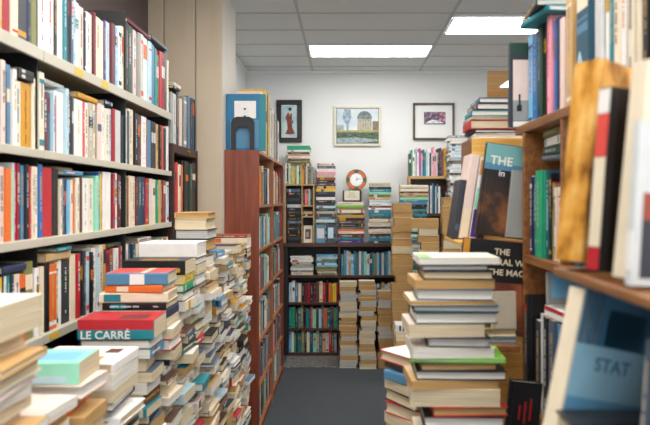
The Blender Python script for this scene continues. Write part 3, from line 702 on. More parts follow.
def stackrow(x0, x1, z0, cols, where, group, y0=7.02, d=.12, t0=(.02, .034), ds=(0, -1, 0), kinds=('hardback', 'paperback'), yaw=.03, page=None):
    """Books lying one on another, given from the bottom up."""
    z = z0; made = []
    for c in cols:
        tt = R.uniform(*t0); w = (x1 - x0) * R.uniform(.88, 1)
        dd = d * R.uniform(.9, 1)
        made.append(lay(R.choice(kinds), tt, dd if ds[0] == 0 else w, w if ds[0] == 0 else dd, ds, (x0 + x1) / 2 + R.uniform(-.006, .006), y0 + d / 2, z + .0004, c, yaw=R.uniform(-yaw, yaw), page=page or R.choice(['white', 'cream', 'tan']), group=group, flat=True))
        z += tt + .0006
    n = len(made)
    for i, b in enumerate(made):
        k = n - i
        b['label'] = f"{b['cover']} {b['kind']}, {ordinal(k) + ' from top of' if k > 1 else 'topmost in'} {where}"
    return z
stackrow(gx - .143, gx + .014, BTOP + .0005, ['black', 'charcoal', 'black', 'black', 'charcoal', 'black', 'slate', 'black', 'black', 'charcoal', 'black', 'pale-grey', 'black', 'charcoal', 'black', 'black', 'slate'], 'the black stack in the pale shelf box', 'black books in the pale shelf box', y0=7.02, t0=(.032, .037), d=.13, yaw=.008)
back_row(gx + .036, gx + .148, BTOP + .4205, ['black', 'red', 'pink', 'coral', 'mint', 'charcoal', 'maroon', 'white'], 'upper compartment of the pale shelf box', 'upright books in the pale shelf box', hr=(.17, .205), yf=7.03, tr=(.012, .02))
stackrow(gx + .04, gx + .146, BTOP + .3005, ['charcoal', 'tan', 'black'], 'the middle compartment of the pale shelf box', 'books lying in the pale shelf box', y0=7.03, t0=(.022, .028), d=.11)
book('paperback', .02, .1, .19, rotx(-.12) @ ROT_R, (gx + .042, 7.055, BTOP + .0035), 'ivory', label='ivory book with a figure cover facing out in the pale shelf box', decos=[('cover_picture', 'front', [(.02, .08, .04, .15)], 'brown'), ('cover_motif', 'front', [(.03, .06, .06, .12)], 'grey')])
back_row(gx - .16, gx + .155, BTOP + bh + .0005, ['white', 'charcoal', 'cream', 'mint', 'yellow', 'olive', 'white', 'emerald', 'tan', 'mustard', 'brown', 'cream', 'slate', 'olive', 'grey', 'black'], 'row standing on the pale shelf box', 'upright books on the pale shelf box', hr=(.19, .235), yf=7.02, tr=(.016, .026), d=.13)
zt = BTOP + bh + .2375
stackrow(gx - .15, gx + .12, zt, ['olive', 'brown', 'white', 'tan', 'charcoal', 'white', 'emerald', 'emerald'], 'the stack lying over the pale shelf box', 'books lying over the pale shelf box', y0=7.03, t0=(.019, .026), yaw=.09)
# column between box and clock
xm0, xm1 = -0.325, -0.105
stackrow(xm0, xm1, BTOP + .0005, ['slate', 'pale-blue', 'charcoal', 'pale-grey', 'slate', 'steel-blue', 'black', 'pale-blue', 'slate', 'charcoal', 'pale-grey', 'dark-green', 'pale-blue', 'charcoal', 'black', 'white', 'black', 'navy', 'yellow', 'tan', 'brown', 'black', 'rust', 'greige', 'pink', 'white', 'slate', 'blush'],
         'the tall stack beside the pale shelf box', 'tall stack beside the pale shelf box', y0=7.07, t0=(.028, .034), d=.13)
for (x, z, c, c2, lb, w, h) in ((-.327, BTOP + .0005, 'steel-blue', 'pale-grey', 'slate-blue booklet facing out low before the tall back stack', .11, .2), (-.205, BTOP + .0005, 'charcoal', 'pale-blue', 'charcoal booklet facing out beside the slate-blue booklet', .09, .21)):
    book('magazine', .006, w, h, rotx(-.1) @ ROT_R, (x, 7.04, z + .002), c, label=lb, group=None, decos=[('cover_picture', 'front', [(.015, w - .015, .05, h - .04)], c2)], prio=1)
g5 = 'books in the two stacks under and beside the clock'
def tops_stack(x0, x1, specs, z0, where, y0=7.03, d=.14):
    z = z0; n = len(specs); made = []
    for i, (c, px_) in enumerate(specs):
        tt = px_ / 92.0; w = (x1 - x0) * R.uniform(.9, 1)
        b = lay('hardback' if R.random() < .6 else 'paperback', tt - .0006, d * R.uniform(.9, 1), w, (0, -1, 0), (x0 + x1) / 2 + R.uniform(-.008, .008), y0 + d / 2, z + .0003, c, yaw=R.uniform(-.03, .03), page='cream', group=g5, flat=True)
        k = n - i
        b['label'] = f"{c} {b['kind']}, {ordinal(k) + ' from top of' if k > 1 else 'topmost in'} {where}"
        made.append(b); z += tt
    return z
zc = tops_stack(-0.085, 0.215, [('purple', 3.2), ('teal', 2.2), ('maroon', 4), ('cream', 2.5), ('orange', 2.5), ('slate', 2.2), ('black', 3.2), ('brown', 3), ('black', 3), ('mustard', 3), ('charcoal', 2), ('cream', 3.5), ('olive', 2.2), ('lime', 2.2), ('blush', 3.5)], BTOP + .0005, 'the stack beneath the clock')
zc2 = tops_stack(0.262, 0.515, [('charcoal', 2), ('teal', 2.5), ('steel-blue', 3), ('black', 2), ('cream', 3), ('ivory', 2.2), ('charcoal', 2.2), ('ivory', 4), ('cream', 4), ('dark-teal', 2), ('teal', 4.2), ('steel-blue', 3), ('white', 2), ('maroon', 2), ('white', 3.2), ('pale-blue', 3), ('tan', 2.5), ('olive', 3), ('mint', 2.5), ('teal', 3), ('black', 2), ('greige', 4.5)], BTOP + .0005, 'the taller stack beside the clock')
# cream notice box under the clock
cb = thing('cream_box', 'black box with a cream lettered front on the stack beneath the clock', 'box', (0.08, 7.1, zc + .0006))
MB().box(-.105, .105, -.06, .07, 0, .128, bev=.003).build('body', steel_dark, cb)
MB().box(-.088, .082, -.0615, -.0598, .018, .124).build('front_card', mat_plain('cream_card', hexrgb('DDD6BE'), rough=.7, var=.05), cb, label='cream front card')
mb = MB()
for k in range(3): mb.box(-.06 + .01 * k, .05 - .012 * k, -.0625, -.0612, .05 + .022 * k, .055 + .022 * k)
mb.build('card_lettering', mat_plain('faint_ink', hexrgb('8A8270'), rough=.8), cb)
zk = zc + .0006 + .128
ck = thing('round_clock', 'round clock with green rim and orange segments on the back stacks', 'clock', (wx(356.5, 90.5), 7.08, zk + .118))
Mc = Matrix.Rotation(math.pi / 2, 4, 'X')
rr = 10.6 / 90.5
MB().cyl(rr * .98, -.02, .012, 48, M=Mc).build('case', mat_plain('clock_green', hexrgb('4C5A22'), rough=.4), ck)
MB().ring(rr * .93, rr, .012, .02, M=Mc, n=48).build('rim', mat_plain('clock_gold', hexrgb('7D7A2E'), rough=.35), ck)
mo = mat_plain('clock_orange', hexrgb('D9602E'), rough=.4)
for k in range(4):
    a = math.pi / 4 + k * math.pi / 2
    MB().ring(rr * .66, rr * .9, .0125, .015, a - .52, a + .52, n=14, M=Mc).build('orange_segment', mo, ck, label='orange rim segment')
MB().cyl(rr * .62, .0125, .0145, 40, M=Mc).build('dial', MATS['white_trim'], ck, label='white dial')
mb = MB()
for k in range(12):
    mb.box(-.0018, .0018, rr * .5, rr * .58, .0146, .0156, M=Mc @ Matrix.Rotation(k * math.pi / 6, 4, 'Z'))
mb.build('hour_mark', steel_dark, ck)
for a, l in ((-.3, .3), (-1.25, .44)):
    MB().box(-.0022, .0022, -.01, rr * l, .0157, .0168, M=Mc @ Matrix.Rotation(a, 4, 'Z')).build('clock_hand', steel_dark, ck)
MB().cyl(.007, .0157, .0185, 16, M=Mc).build('hub', mo, ck)
MB().box(-.05, .05, -.03, .03, -.1176, -.106).build('stand', brown_wood, ck, label='brown stand')

# ------------------------------------------------------------------ pictures
def picture(name, label, px0, px1, py0, py1, border, fm, mat_m, mat_w, art):
    s = F / 7.235
    x0, x1, z0, z1 = wx(px0, s), wx(px1, s), wz(py1, s), wz(py0, s)
    cx, cz = (x0 + x1) / 2, (z0 + z1) / 2
    w, h = (x1 - x0) / 2, (z1 - z0) / 2
    t = thing(name, label, 'picture', (cx, 7.235, cz), 'framed pictures on the back wall')
    for nm, q in (('top', (-w, w, h - border, h)), ('bottom', (-w, w, -h, -h + border)), ('l', (-w, -w + border, -h + border, h - border)), ('r', (w - border, w, -h + border, h - border))):
        MB().box(q[0], q[1], -.014, .0145, q[2], q[3], bev=.003).build('frame_rail', fm, t)
    MB().box(-w + border, w - border, .004, .0145, -h + border, h - border).build('mat_board', mat_m, t)
    art(t, w - border - mat_w, h - border - mat_w)
    return t
def flat(t, nm, pts, y, m, label=None):
    M2 = Matrix(((1, 0, 0, 0), (0, 0, -1, 0), (0, 1, 0, 0), (0, 0, 0, 1)))
    return MB().prism(pts, -y, -y + .0006, M=M2).build(nm, m, t, label=label)
def noise_mat(name, c1, c2, c3, scale=20.0, stretch=(1, 1, 1)):
    m = bpy.data.materials.new(name)
    nt, N, L, B = nodes(m)
    tc = N.new('ShaderNodeTexCoord'); mp = N.new('ShaderNodeMapping'); mp.inputs['Scale'].default_value = stretch
    nz = N.new('ShaderNodeTexNoise'); nz.inputs['Scale'].default_value = scale; nz.inputs['Detail'].default_value = 5
    L.new(tc.outputs['Object'], mp.inputs['Vector']); L.new(mp.outputs['Vector'], nz.inputs['Vector'])
    rp = N.new('ShaderNodeValToRGB'); e = rp.color_ramp.elements
    e[0].position = .36; e[1].position = .64; k = e.new(.5)
    e[0].color = (*hexrgb(c1), 1); k.color = (*hexrgb(c2), 1); e[2].color = (*hexrgb(c3), 1)
    L.new(nz.outputs['Fac'], rp.inputs['Fac']); L.new(rp.outputs['Color'], B.inputs['Base Color'])
    B.inputs['Roughness'].default_value = .5
    return m
def rect(x0, x1, y0, y1): return [(x0, y0), (x1, y0), (x1, y1), (x0, y1)]
def ell(cx, cy, a, b, n=24, t0=0, t1=2 * math.pi): return [(cx + a * math.cos(t0 + (t1 - t0) * i / n), cy + b * math.sin(t0 + (t1 - t0) * i / n)) for i in range(n + (0 if abs(t1 - t0 - 2 * math.pi) < 1e-6 else 1))]
def art_robe(t, w, h):
    a = flat(t, 'print', rect(-w, w, -h, h), -.0035, noise_mat('print_blue', '8FB4BE', 'A9C6CC', 'C3D6D6', 9))
    robe = noise_mat('print_robe', '5A241E', '7C3226', '8E4434', 40)
    flat(t, 'painted_robe', [(.3 * w, -.86 * h), (.85 * w, -.8 * h), (.46 * w, -.45 * h), (.4 * w, .1 * h), (.42 * w, .45 * h), (.1 * w, .6 * h), (-.28 * w, .5 * h), (-.56 * w, .22 * h), (-.34 * w, .0 * h), (-.24 * w, -.5 * h), (-.6 * w, -.84 * h)], -.0042, robe, 'rust-red robe')
    flat(t, 'painted_sash', [(.26 * w, .08 * h), (.6 * w, .02 * h), (.55 * w, -.16 * h), (.27 * w, -.1 * h)], -.0049, cover_mat('slate'))
    flat(t, 'painted_head', ell(.06 * w, .68 * h, .15 * w, .11 * h), -.0049, cover_mat('blush'))
    flat(t, 'painted_hair', ell(.12 * w, .78 * h, .24 * w, .11 * h), -.0056, cover_mat('black'))
    flat(t, 'painted_collar', [(-.02 * w, .56 * h), (.22 * w, .58 * h), (.06 * w, .36 * h)], -.0052, cover_mat('white'))
def art_dome(t, w, h):
    flat(t, 'print', rect(-w, w, -h, h), -.0035, noise_mat('print_sky', 'B9C7D2', 'CBD5DA', 'DCE0DE', 5))
    flat(t, 'painted_lawn', rect(-w, w, -h, -.36 * h), -.0041, noise_mat('print_lawn', '2C4238', '415A46', '66724E', 16, (1, 1, 4)))
    flat(t, 'painted_path', rect(-w, w, -.37 * h, -.25 * h), -.0045, noise_mat('print_path', '9C9450', 'B4A85C', '7C7E4C', 20))
    flat(t, 'painted_water', [(-w, -h), (.1 * w, -h), (w, -.88 * h), (w, -.78 * h), (-.2 * w, -.66 * h), (-w, -.72 * h)], -.0047, noise_mat('print_water', '7C9094', '9FB0B2', '5C6F72', 14))
    flat(t, 'painted_rotunda', rect(.0 * w, .68 * w, -.28 * h, .42 * h), -.0044, noise_mat('print_stone', '8F8E7C', 'AEAA92', '7D8078', 20))
    for k in range(5): flat(t, 'painted_column', rect((.06 + .125 * k) * w, (.1 + .125 * k) * w, -.26 * h, .26 * h), -.0052, cover_mat('greige'))
    flat(t, 'painted_dome', ell(.34 * w, .42 * h, .36 * w, .45 * h, 20, 0, math.pi), -.0048, noise_mat('print_dome', '46565C', '5F7072', '7C8A86', 24))
    flat(t, 'painted_tree', [(-.52 * w, -.28 * h), (-.44 * w, -.28 * h), (-.42 * w, .1 * h), (-.3 * w, .5 * h), (-.34 * w, .95 * h), (-.62 * w, .98 * h), (-.74 * w, .5 * h), (-.56 * w, .1 * h)], -.0046, noise_mat('print_tree', '6C8496', '8CA2B0', 'A9B9C0', 30))
    flat(t, 'painted_bush', rect(.72 * w, w, -.28 * h, .28 * h), -.0043, noise_mat('print_bush', '5C6A5A', '8A6A5A', '77857C', 20))
    flat(t, 'painted_house', rect(-w, -.66 * w, -.28 * h, .06 * h), -.0042, noise_mat('print_house', '8D9A9C', 'A6AFA8', '7D8B8E', 20))
def art_small(t, w, h):
    flat(t, 'print', rect(-w * .56, w * .66, -h * .18, h * .62), -.0035, noise_mat('print_dusk', '2E2A33', '5E4A62', 'A98A9A', 22))
    flat(t, 'painted_glow', rect(.3 * w, .64 * w, .0, .55 * h), -.0042, noise_mat('print_rose', '6E3A4E', '9A5A72', 'C7A3B4', 26))
    flat(t, 'painted_boat', [(-.5 * w, -.14 * h), (.6 * w, -.1 * h), (.2 * w, .06 * h), (-.1 * w, .12 * h), (-.3 * w, .02 * h)], -.0046, noise_mat('print_snow', 'C9D2D8', 'E8ECEE', '8F9DB4', 26))
picture('framed_picture', 'black-framed print of a standing figure in a rust-red robe on pale blue', 276.5, 302, 100, 142.5, .055, mat_plain('black_frame', hexrgb('1C1B1A'), rough=.35), MATS['white_trim'], .012, art_robe)
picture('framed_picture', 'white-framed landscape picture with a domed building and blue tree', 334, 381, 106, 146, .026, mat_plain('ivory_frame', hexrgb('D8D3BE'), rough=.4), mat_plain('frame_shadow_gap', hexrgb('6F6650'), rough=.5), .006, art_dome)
picture('framed_picture', 'brown-framed small dark print with a wide white mat', 413, 454.5, 103, 140, .024, wood_mat('bronze_frame', '2E231B', '6B5842', axis=0), mat_plain('mat_white', hexrgb('E9E9E6'), rough=.8, var=.02), .012, art_small)

# ------------------------------------------------------------------ narrow case, stacks and yellowed piles at the back right
t = thing('wooden_bookcase', 'narrow dark bookcase with pale top by the back wall, thin books on it', 'bookcase', (0.92, 6.99, 0), 'bookcases')
for z in (1.98, 1.575, 1.17, .78, .4, .06):
    MB().box(-.225, .225, -.12, .115, z - .03, z, bev=.002).build('shelf', pale_wood if z > 1.9 else brown_wood, t, label='pale wooden top' if z > 1.9 else None)
for x in (-.225, .207): MB().box(x, x + .018, -.118, .115, 0, 1.949).build('side_panel', pale_wood, t)
MB().box(-.207, .207, .108, .115, 0, 1.949).build('back_panel', brown_wood, t)
back_row(.70, 1.135, 1.9806, ['charcoal', 'emerald', 'white', 'pale-grey', 'lavender', 'white', 'magenta', 'sky-blue', 'slate', 'teal', 'pale-blue', 'white', 'navy', 'pale-grey', 'pink', 'pink', 'pale-grey', 'navy', 'charcoal', 'slate', 'orange', 'yellow', 'olive', 'mustard', 'black'],
         'row on the narrow back bookcase', 'thin books on the narrow back bookcase', hr=(.24, .32), yf=6.88, tr=(.013, .021), d=.16, hb=.3)
back_row(.895, 1.06, 1.5756, ['pale-grey', 'navy', 'white', 'steel-blue', 'charcoal', 'pale-blue', 'slate', 'white', 'navy'], 'shelf below in the narrow back bookcase', 'thin books in the narrow back bookcase', hr=(.28, .33), yf=6.885, tr=(.014, .022), d=.16, hb=.3)
g6 = 'stacks at the back right'
TANS = ['tan', 'cream', 'tan', 'ivory', 'greige', 'golden', 'tan']
FE = ((0, 1, 0),)
def tower(x0, x1, yf, dep, ztop, where, group, cols=None, pages=('tan', 'tan', 'cream', 'tan'), **k):
    return pile((x0 + x1) / 2, yf + dep / 2, ztop, x1 - x0, dep, where, group, ds=k.pop('ds', FE), colours=cols or TANS, pages=list(pages), yaw=k.pop('yaw', .035), jit=k.pop('jit', .008), **k)
tower(.57, .86, 6.55, .17, 1.875, 'the flat stack before the narrow back bookcase', g6, cols=['mint', 'white', 'teal', 'cream', 'pale-blue', 'black', 'steel-blue', 'ivory', 'charcoal', 'blush'], ds=((0, -1, 0),), pages=('white', 'cream'), tmin=.018, tmax=.03,
      tops=[D_(t=.02, cover='ivory', label='ivory book topping the flat stack before the narrow back bookcase'), D_(t=.022, cover='greige'), D_(t=.024, cover='cream'), D_(t=.018, cover='charcoal'), D_(t=.02, cover='tan'), D_(t=.022, cover='olive'), D_(t=.022, cover='mint'), D_(t=.024, cover='teal')])
tower(1.085, 1.315, 6.62, .2, 2.40, 'the tall grey stack near the wall end', 'tall grey stack near the wall end', cols=['pale-grey', 'white', 'slate', 'charcoal', 'grey', 'white', 'pale-blue', 'pale-grey', 'black', 'white'], ds=((0, -1, 0), (0, 1, 0), (0, -1, 0)), pages=('white', 'grey'), tmin=.02, tmax=.034, yaw=.05)
tower(.445, .655, 6.02, .14, 1.69, 'the yellowed tower in the aisle corner', 'yellowed paperbacks at the aisle corner', tmin=.04, tmax=.085, hb=.1)
tower(.672, .865, 5.75, .14, 1.55, 'the middle yellowed tower', 'yellowed paperbacks in the middle tower', tmin=.04, tmax=.08, hb=.1, tops=[
    D_(t=.09, cover='tan', kind='paperback', ds=(0, 1, 0), wid=.25, dx=-.035, page='tan', yaw=-.1, label='wide thick tan volume lying askew on the middle yellowed tower')])
tower(.885, 1.065, 5.72, .14, 1.745, 'the inner yellowed tower', 'yellowed paperbacks in the inner tower', tmin=.04, tmax=.08, hb=.1, cols=['tan', 'cream', 'rust', 'tan', 'golden'])
tower(1.085, 1.27, 5.7, .14, 1.5, 'the rust-edged tower at the side', 'yellowed paperbacks in the side tower', tmin=.04, tmax=.08, hb=.1, cols=['rust', 'tan', 'golden', 'brown'])
tower(.36, .53, 4.5, .14, .83, 'the low pile with a black and white top', 'low pile by the aisle', tmin=.03, tmax=.05, tops=[D_(t=.05, cover='pale-grey', ds=(0, -1, 0), label='grey and white patterned book on the low pile by the aisle', decos=[('spine_band', 'spine', [(.006, .044, .01 + .024 * k, .024 + .024 * k) for k in range(6)], 'charcoal')]), D_(t=.03, cover='blush', ds=FE[0])])
tower(-.056, .13, 6.46, .13, .885, 'the leftmost pile before the low back bookcase', 'yellowed piles before the low back bookcase', tmin=.03, tmax=.055, hb=.1, cols=['greige', 'tan', 'cream', 'greige'], pages=('tan', 'grey', 'cream', 'tan'))
tower(.142, .32, 6.42, .13, .895, 'the middle pile before the low back bookcase', 'yellowed piles before the low back bookcase', tmin=.03, tmax=.055, hb=.1, cols=['greige', 'white', 'cream', 'tan'], pages=('tan', 'grey', 'cream', 'tan'))
tower(.332, .49, 6.44, .13, .79, 'the shorter pile before the low back bookcase', 'yellowed piles before the low back bookcase', tmin=.03, tmax=.055, hb=.1, cols=['brown', 'tan', 'greige', 'rust'], pages=('tan', 'grey', 'tan'))
mat_o = MB().box(-.285, .285, -.22, .22, 0.0005, .012, bev=.003).build('floor_mat', noise_mat('mat_weave', '2C2A2A', '6E6A68', '9A9490', 60))
mat_o.location = (-.35, 6.7, 0); tag(mat_o, 'grey patterned mat on the carpet before the low back bookcase', 'mat')
# ------------------------------------------------------------------ tall bookcase on the right
right_wood = wood_mat('right_wood', '6A3C1C', '92602F', axis=1)
RX, RY0, RY1 = 0.55, 1.17, 1.96
t = thing('wooden_bookcase', 'brown wooden bookcase on the right, art books along its top shelf', 'bookcase', (.70, (RY0 + RY1) / 2, 0), 'bookcases')
oy = (RY0 + RY1) / 2
RSZ = [1.954, 1.554, 1.10, .7, .3]
for z in RSZ:
    MB().box(-.15, .15, RY0 - oy + .0205, RY1 - oy - .0205 if z < 1.9 else 2.045 - oy, z - .026, z, bev=.002).build('shelf', right_wood, t)
for a, nm in ((RY0 - oy, 'side_panel'), (RY1 - oy - .02, 'side_panel')):
    MB().box(-.15, .15, a, a + .02, 0, 1.927 if a > 0 else 1.55, bev=.002).build(nm, right_wood, t)
MB().box(-.148, .15, .04, .056, 1.5545, 1.927).build('divider', right_wood, t)
MB().box(.15, .16, RY0 - oy, RY1 - oy, 0, 2.35).build('back_panel', right_wood, t)
PR = 0.585
PM = 0.563
top_items = [(508.5, 'black', .268, -.058), (528, 'sky-blue', .285, 0), (532.5, 'blue', .28, .0), (537, 'dark-green', .29), (541, 'black', .29), (544, 'teal', .29), (548, 'pink', .29, -.004), (551.6, 'blue', .27), (555, 'navy', .27), (558, 'blush', .26), (562, 'slate', .27), (566, 'lavender', .28), (569, 'charcoal', .265),
             (570.5, 'tan', .3, -.012), (576.5, 'slate', .27, 0), (581.3, 'dark-teal', .29, -.012), (593.5, 'pale-grey', .29), (601, 'white', .29), (608, 'teal', .29), (612, 'cream', .29), (618, 'white', .285), (623, 'brown', .29), (626, 'ivory', .3), (632, 'cream', .29), (637, 'charcoal', .29), (643, 'black', .28), (648, 'brown', .29), (658, 'slate', .28), (668, 'white', .28), (680, None)]
top = shelf_row('R', PR, RSZ[0] + .0005, top_items[1:], 'top row of the right bookcase', 'books on the top shelf of the right bookcase', count_from='far end', depth=.19, lim=(1.0, 2.035))
for b in top:
    if b['cover'] == 'dark-teal':
        b['texts'] = [('A', .06, 'spine_upright', .003, .085, 'pale-blue', 0)]; b['prio'] = 1
        b['decos'] = [('spine_band', 'spine', [(.004, b['t'] - .004, .17, .19), (.004, b['t'] - .004, .2, .206)], 'steel-blue'), ('title_panel', 'spine', [(.004, b['t'] - .004, .225, .26)], 'cream')]; b['auto'] = False
y0 = F * PR / (528 - CX) + .003
book('hardback', .022, .2, .27, ROT_R, (.527, y0 + .026, RSZ[0] + .0005), 'charcoal', page='white', label='grey art book with a black and white photo cover ending the top right row', prio=1,
     decos=[('cover_band', 'front', [(.002, .19, .235, .268)], 'dark-green'), ('cover_picture', 'front', [(.012, .19, .085, .215)], 'blush'), ('cover_scene', 'front', [(.012, .19, .02, .085)], 'grey'), ('cover_motif', 'front', [(.03, .036, .07, .105), (.024, .04, .05, .07)], 'black'), ('cover_band', 'front', [(.012, .19, .0, .018)], 'white')])
zt = RSZ[0] + .292
lay('hardback', .018, .2, .2, (-1, 0, 0), PR - .035 + .1, 1.86, zt, 'teal', yaw=.12, page='white', label='teal book lying flat over the far end of the top right row', prio=1)
lay('hardback', .022, .2, .22, (-1, 0, 0), PR - .04 + .1, 1.87, zt + .0187, 'black', yaw=-.1, page='grey', label='black book lying on the teal one above the top right row', prio=1)
# middle row of that bookcase
mid_items = [(519.3, 'cream', .275, -.018), (523.5, 'ivory', .27, -.012), (526.5, 'blush', .24), (529.5, 'navy', .235), (531.5, 'charcoal', .23), (533.5, 'teal', .24), (535.5, 'black', .22), (538, 'emerald', .25, -.008), (543.5, 'dark-teal', .25), (546, 'black', .24), (548, 'red', .215), (550, 'olive', .21), (552, 'blush', .2), (554, 'cream', .2), (557, 'grey', .22), (560, None)]
midr = shelf_row('R', PM, RSZ[1] + .0005, mid_items[1:], 'middle row of the right bookcase', 'books on the middle shelf of the right bookcase', count_from='far end', depth=.17, lim=(1.2, 1.937), joints=[1.613], gap=.0095)
# nearer compartment, past the divider
back2 = shelf_row('R', PM, RSZ[1] + .0005, [(565, 'navy', .26), (571, 'dark-teal', .26), (577, 'charcoal', .24), (584, 'maroon', .23), (592, 'cream', .22), (601, 'slate', .24), (612, 'brown', .23), (626, 'black', .24), (640, 'tan', .23), (655, None)], 'near compartment of right bookcase', 'books in the near compartment of the right bookcase', count_from='far end', depth=.17, lim=(1.2, 1.603))
ym = .5 * (1.78 + 1.9)
for k, (c, tt, yw, lb) in enumerate((('slate', .014, .16, 'thin slate book lying tilted over the middle right row'), ('dark-green', .026, .05, 'dark-green book lying over the middle right row'), ('white', .026, -.04, 'white book lying second in the lying trio, middle right row'), ('olive', .024, .06, 'olive book topping the lying trio under the top right shelf'))):
    lay('hardback', tt, .17, .15, (-1, 0, 0), PR + .09, 1.80, RSZ[1] + .281 + sum((.0145, .0265, .0265)[:k]), c, yaw=yw, page='white', label=lb)
# lowest visible row
low_items = [(519.5, 'black', .25, -.04), (527.5, 'rust', .25, -.02), (530.5, 'black', .26), (534, 'charcoal', .265), (538, 'pale-grey', .29), (541, 'black', .285), (544.5, 'white', .28), (547.5, 'slate', .29), (553, 'steel-blue', .285), (559, 'black', .29), (565, 'white', .27), (572, 'maroon', .28), (580, 'cream', .27), (590, 'navy', .26), (602, 'brown', .26), (616, 'slate', .27), (632, 'grey', .26), (650, None)]
lowr = shelf_row('R', PM, RSZ[2] + .0005, low_items[1:], 'lowest row of the right bookcase', 'books on the lowest shelf of the right bookcase', count_from='far end', depth=.17, lim=(1.2, 1.885))
book('hardback', .03, .19, .33, ROT_R, (.55, 1.9365, RSZ[2] + .0005), 'black', page='white', label='tall black book standing out at the far end, lowest right row', prio=1)
lay('hardback', .03, .17, .2, (-1, 0, 0), PR + .075, 1.70, RSZ[2] + .2925, 'white', yaw=.1, page='cream', label='white and red book lying over the lowest right row', prio=1, decos=[('spine_band', 'spine', [(.018, .0297, .003, .197)], 'red')])
lay('hardback', .045, .17, .19, (-1, 0, 0), PR + .07, 1.47, RSZ[2] + .294, 'maroon', yaw=-.06, page='cream', label='maroon book with pale lettering lying over the lowest right row', prio=1)
book('paperback', .012, .12, .09, rotx(-.05) @ ROT_R, (.56, 1.76, RSZ[2] + .33), 'grey', label='small grey book with a blue cover panel over the lowest right row', decos=[('cover_picture', 'front', [(.012, .11, .02, .085)], 'sky-blue')], prio=1)

# ------------------------------------------------------------------ low bookcase nearest the camera on the right
LX, LY0, LY1 = .362, .52, 1.12
t = thing('low_bookcase', 'low wooden bookcase nearest the camera on the right, tilted books on it', 'bookcase', (.58, .82, 0), 'bookcases')
for z, x0 in ((1.604, -.218), (1.275, -.285), (.85, -.285), (.42, -.285), (.07, -.285)):
    MB().box(x0, .2, -.279, .279 if z > 1.6 else .29, z - .015, z, bev=.002).build('shelf', right_wood, t)
MB().box(-.285, .2, -.3, -.28, 0, 1.604, bev=.002).build('side_panel', right_wood, t)
MB().box(.0, .2, .2905, .306, 0, 1.588, bev=.002).build('side_panel', right_wood, t)
MB().box(.2, .21, -.3, .306, 0, 1.604).build('back_panel', right_wood, t)
YW = .30
def tilted(t_, d, h, px_, py_, Y, roll, cover, yaw=YW, **k):
    """Book standing on its tail, cover towards the camera, rolled in the plane of its cover; px_, py_ is its lower spine corner."""
    s = F / Y
    return book(k.pop('kind', 'hardback'), t_, d, h, rotz(yaw) @ roty(roll) @ ROT_R, (wx(px_, s), Y, (1.6045 + d * math.sin(roll) if py_ < 300 else wz(py_, s))), cover, **k)
gold = noise_mat('cover_marbled', '7A4A1E', 'CE913A', 'E6B366', 22, (1, 1, .5)); gold.node_tree.nodes['Principled BSDF'].inputs['Roughness'].default_value = .25
b = tilted(.056, .125, .332, 554, 262, 1.05, .14, 'golden', yaw=.5, page='tan', prio=1, label='large glossy golden-brown book tilting at the end of the low bookcase top', auto=False); b['cmat'] = gold
tilted(.028, .12, .275, 586, 271, .955, .085, 'black', page='cream', prio=1, label='black book with a red and cream spine before the golden-brown one',
       decos=[('spine_band', 'spine', [(.002, .026, .002, .035)], 'red'), ('spine_band', 'spine', [(.002, .026, .036, .17)], 'cream'), ('spine_band', 'spine', [(.002, .026, .171, .235)], 'coral'), ('spine_band', 'spine', [(.002, .026, .236, .273)], 'white'), ('cover_motif', 'front', [(.05, .056, .15, .156)], 'mint')])
tilted(.018, .12, .28, 616, 273.5, .905, .11, 'golden', page='tan', prio=1, kind='paperback', label='golden paperback with a red corner between black and cream books', decos=[('cover_picture', 'front', [(.0, .03, .22, .27)], 'coral')])
tilted(.032, .10, .295, 611, 281, .865, .115, 'cream', page='cream', prio=1, label='cream book with pale spine before the golden paperback', auto=False)
tilted(.012, .09, .212, 624, 288, .815, .07, 'pale-grey', page='white', prio=1, kind='paperback', label='paperback with a pale photo cover, dark along its foot, nearest the lens', decos=[('cover_picture', 'front', [(.012, .088, .01, .085)], 'charcoal'), ('cover_scene', 'front', [(.012, .088, .085, .12)], 'rust'), ('spine_band', 'spine', [(.001, .011, .02, .07)], 'white')])
# below: books leaning out of the low bookcase
tilted(.036, .185, .258, 537.5, 447, .995, .235, 'cream', yaw=.32, page='white', prio=1, kind='paperback', label='large paperback with a pale-blue lettered panel and broad cream spine leaning out', 
       decos=[('cover_picture', 'front', [(.004, .184, .176, .258)], 'steel-blue'), ('cover_scene', 'front', [(.055, .13, .178, .236)], 'dark-teal'), ('cover_stripe', 'front', [(.012, .022, .178, .257), (.03, .04, .178, .257)], 'pale-blue'), ('title_panel', 'front', [(.004, .184, .0, .176)], 'ice-blue'), ('cover_motif', 'front', [(.004, .184, .0, .094)], 'sky-blue')],
       texts=[('STAT', .03, 'front', .045, .138, 'steel-blue', 0)])
lay('paperback', .035, .06, .12, (0, -1, 0), .383, .93, 1.2755, 'brown', page='cream', label='brown paperback supporting the black one low in the front bookcase')
lay('paperback', .04, .06, .12, (0, -1, 0), .383, .93, 1.3110, 'tan', page='cream', label='tan paperback under the orange-lettered black book')
lay('hardback', .05, .07, .13, (0, -1, 0), .385, .925, 1.3515, 'black', page='cream', prio=1, label='black book with orange spine capitals lying low at the picture edge', auto=False,
    decos=[('title_lettering', 'spine', [(.016, .038, .012 + .0125 * k, .021 + .0125 * k) for k in range(9) if k != 5], 'orange')])
tilted(.02, .11, .245, 632, 524, .83, .07, 'slate', yaw=0.0, page='white', prio=1, label='slate-blue book standing at the picture edge inside the low bookcase')

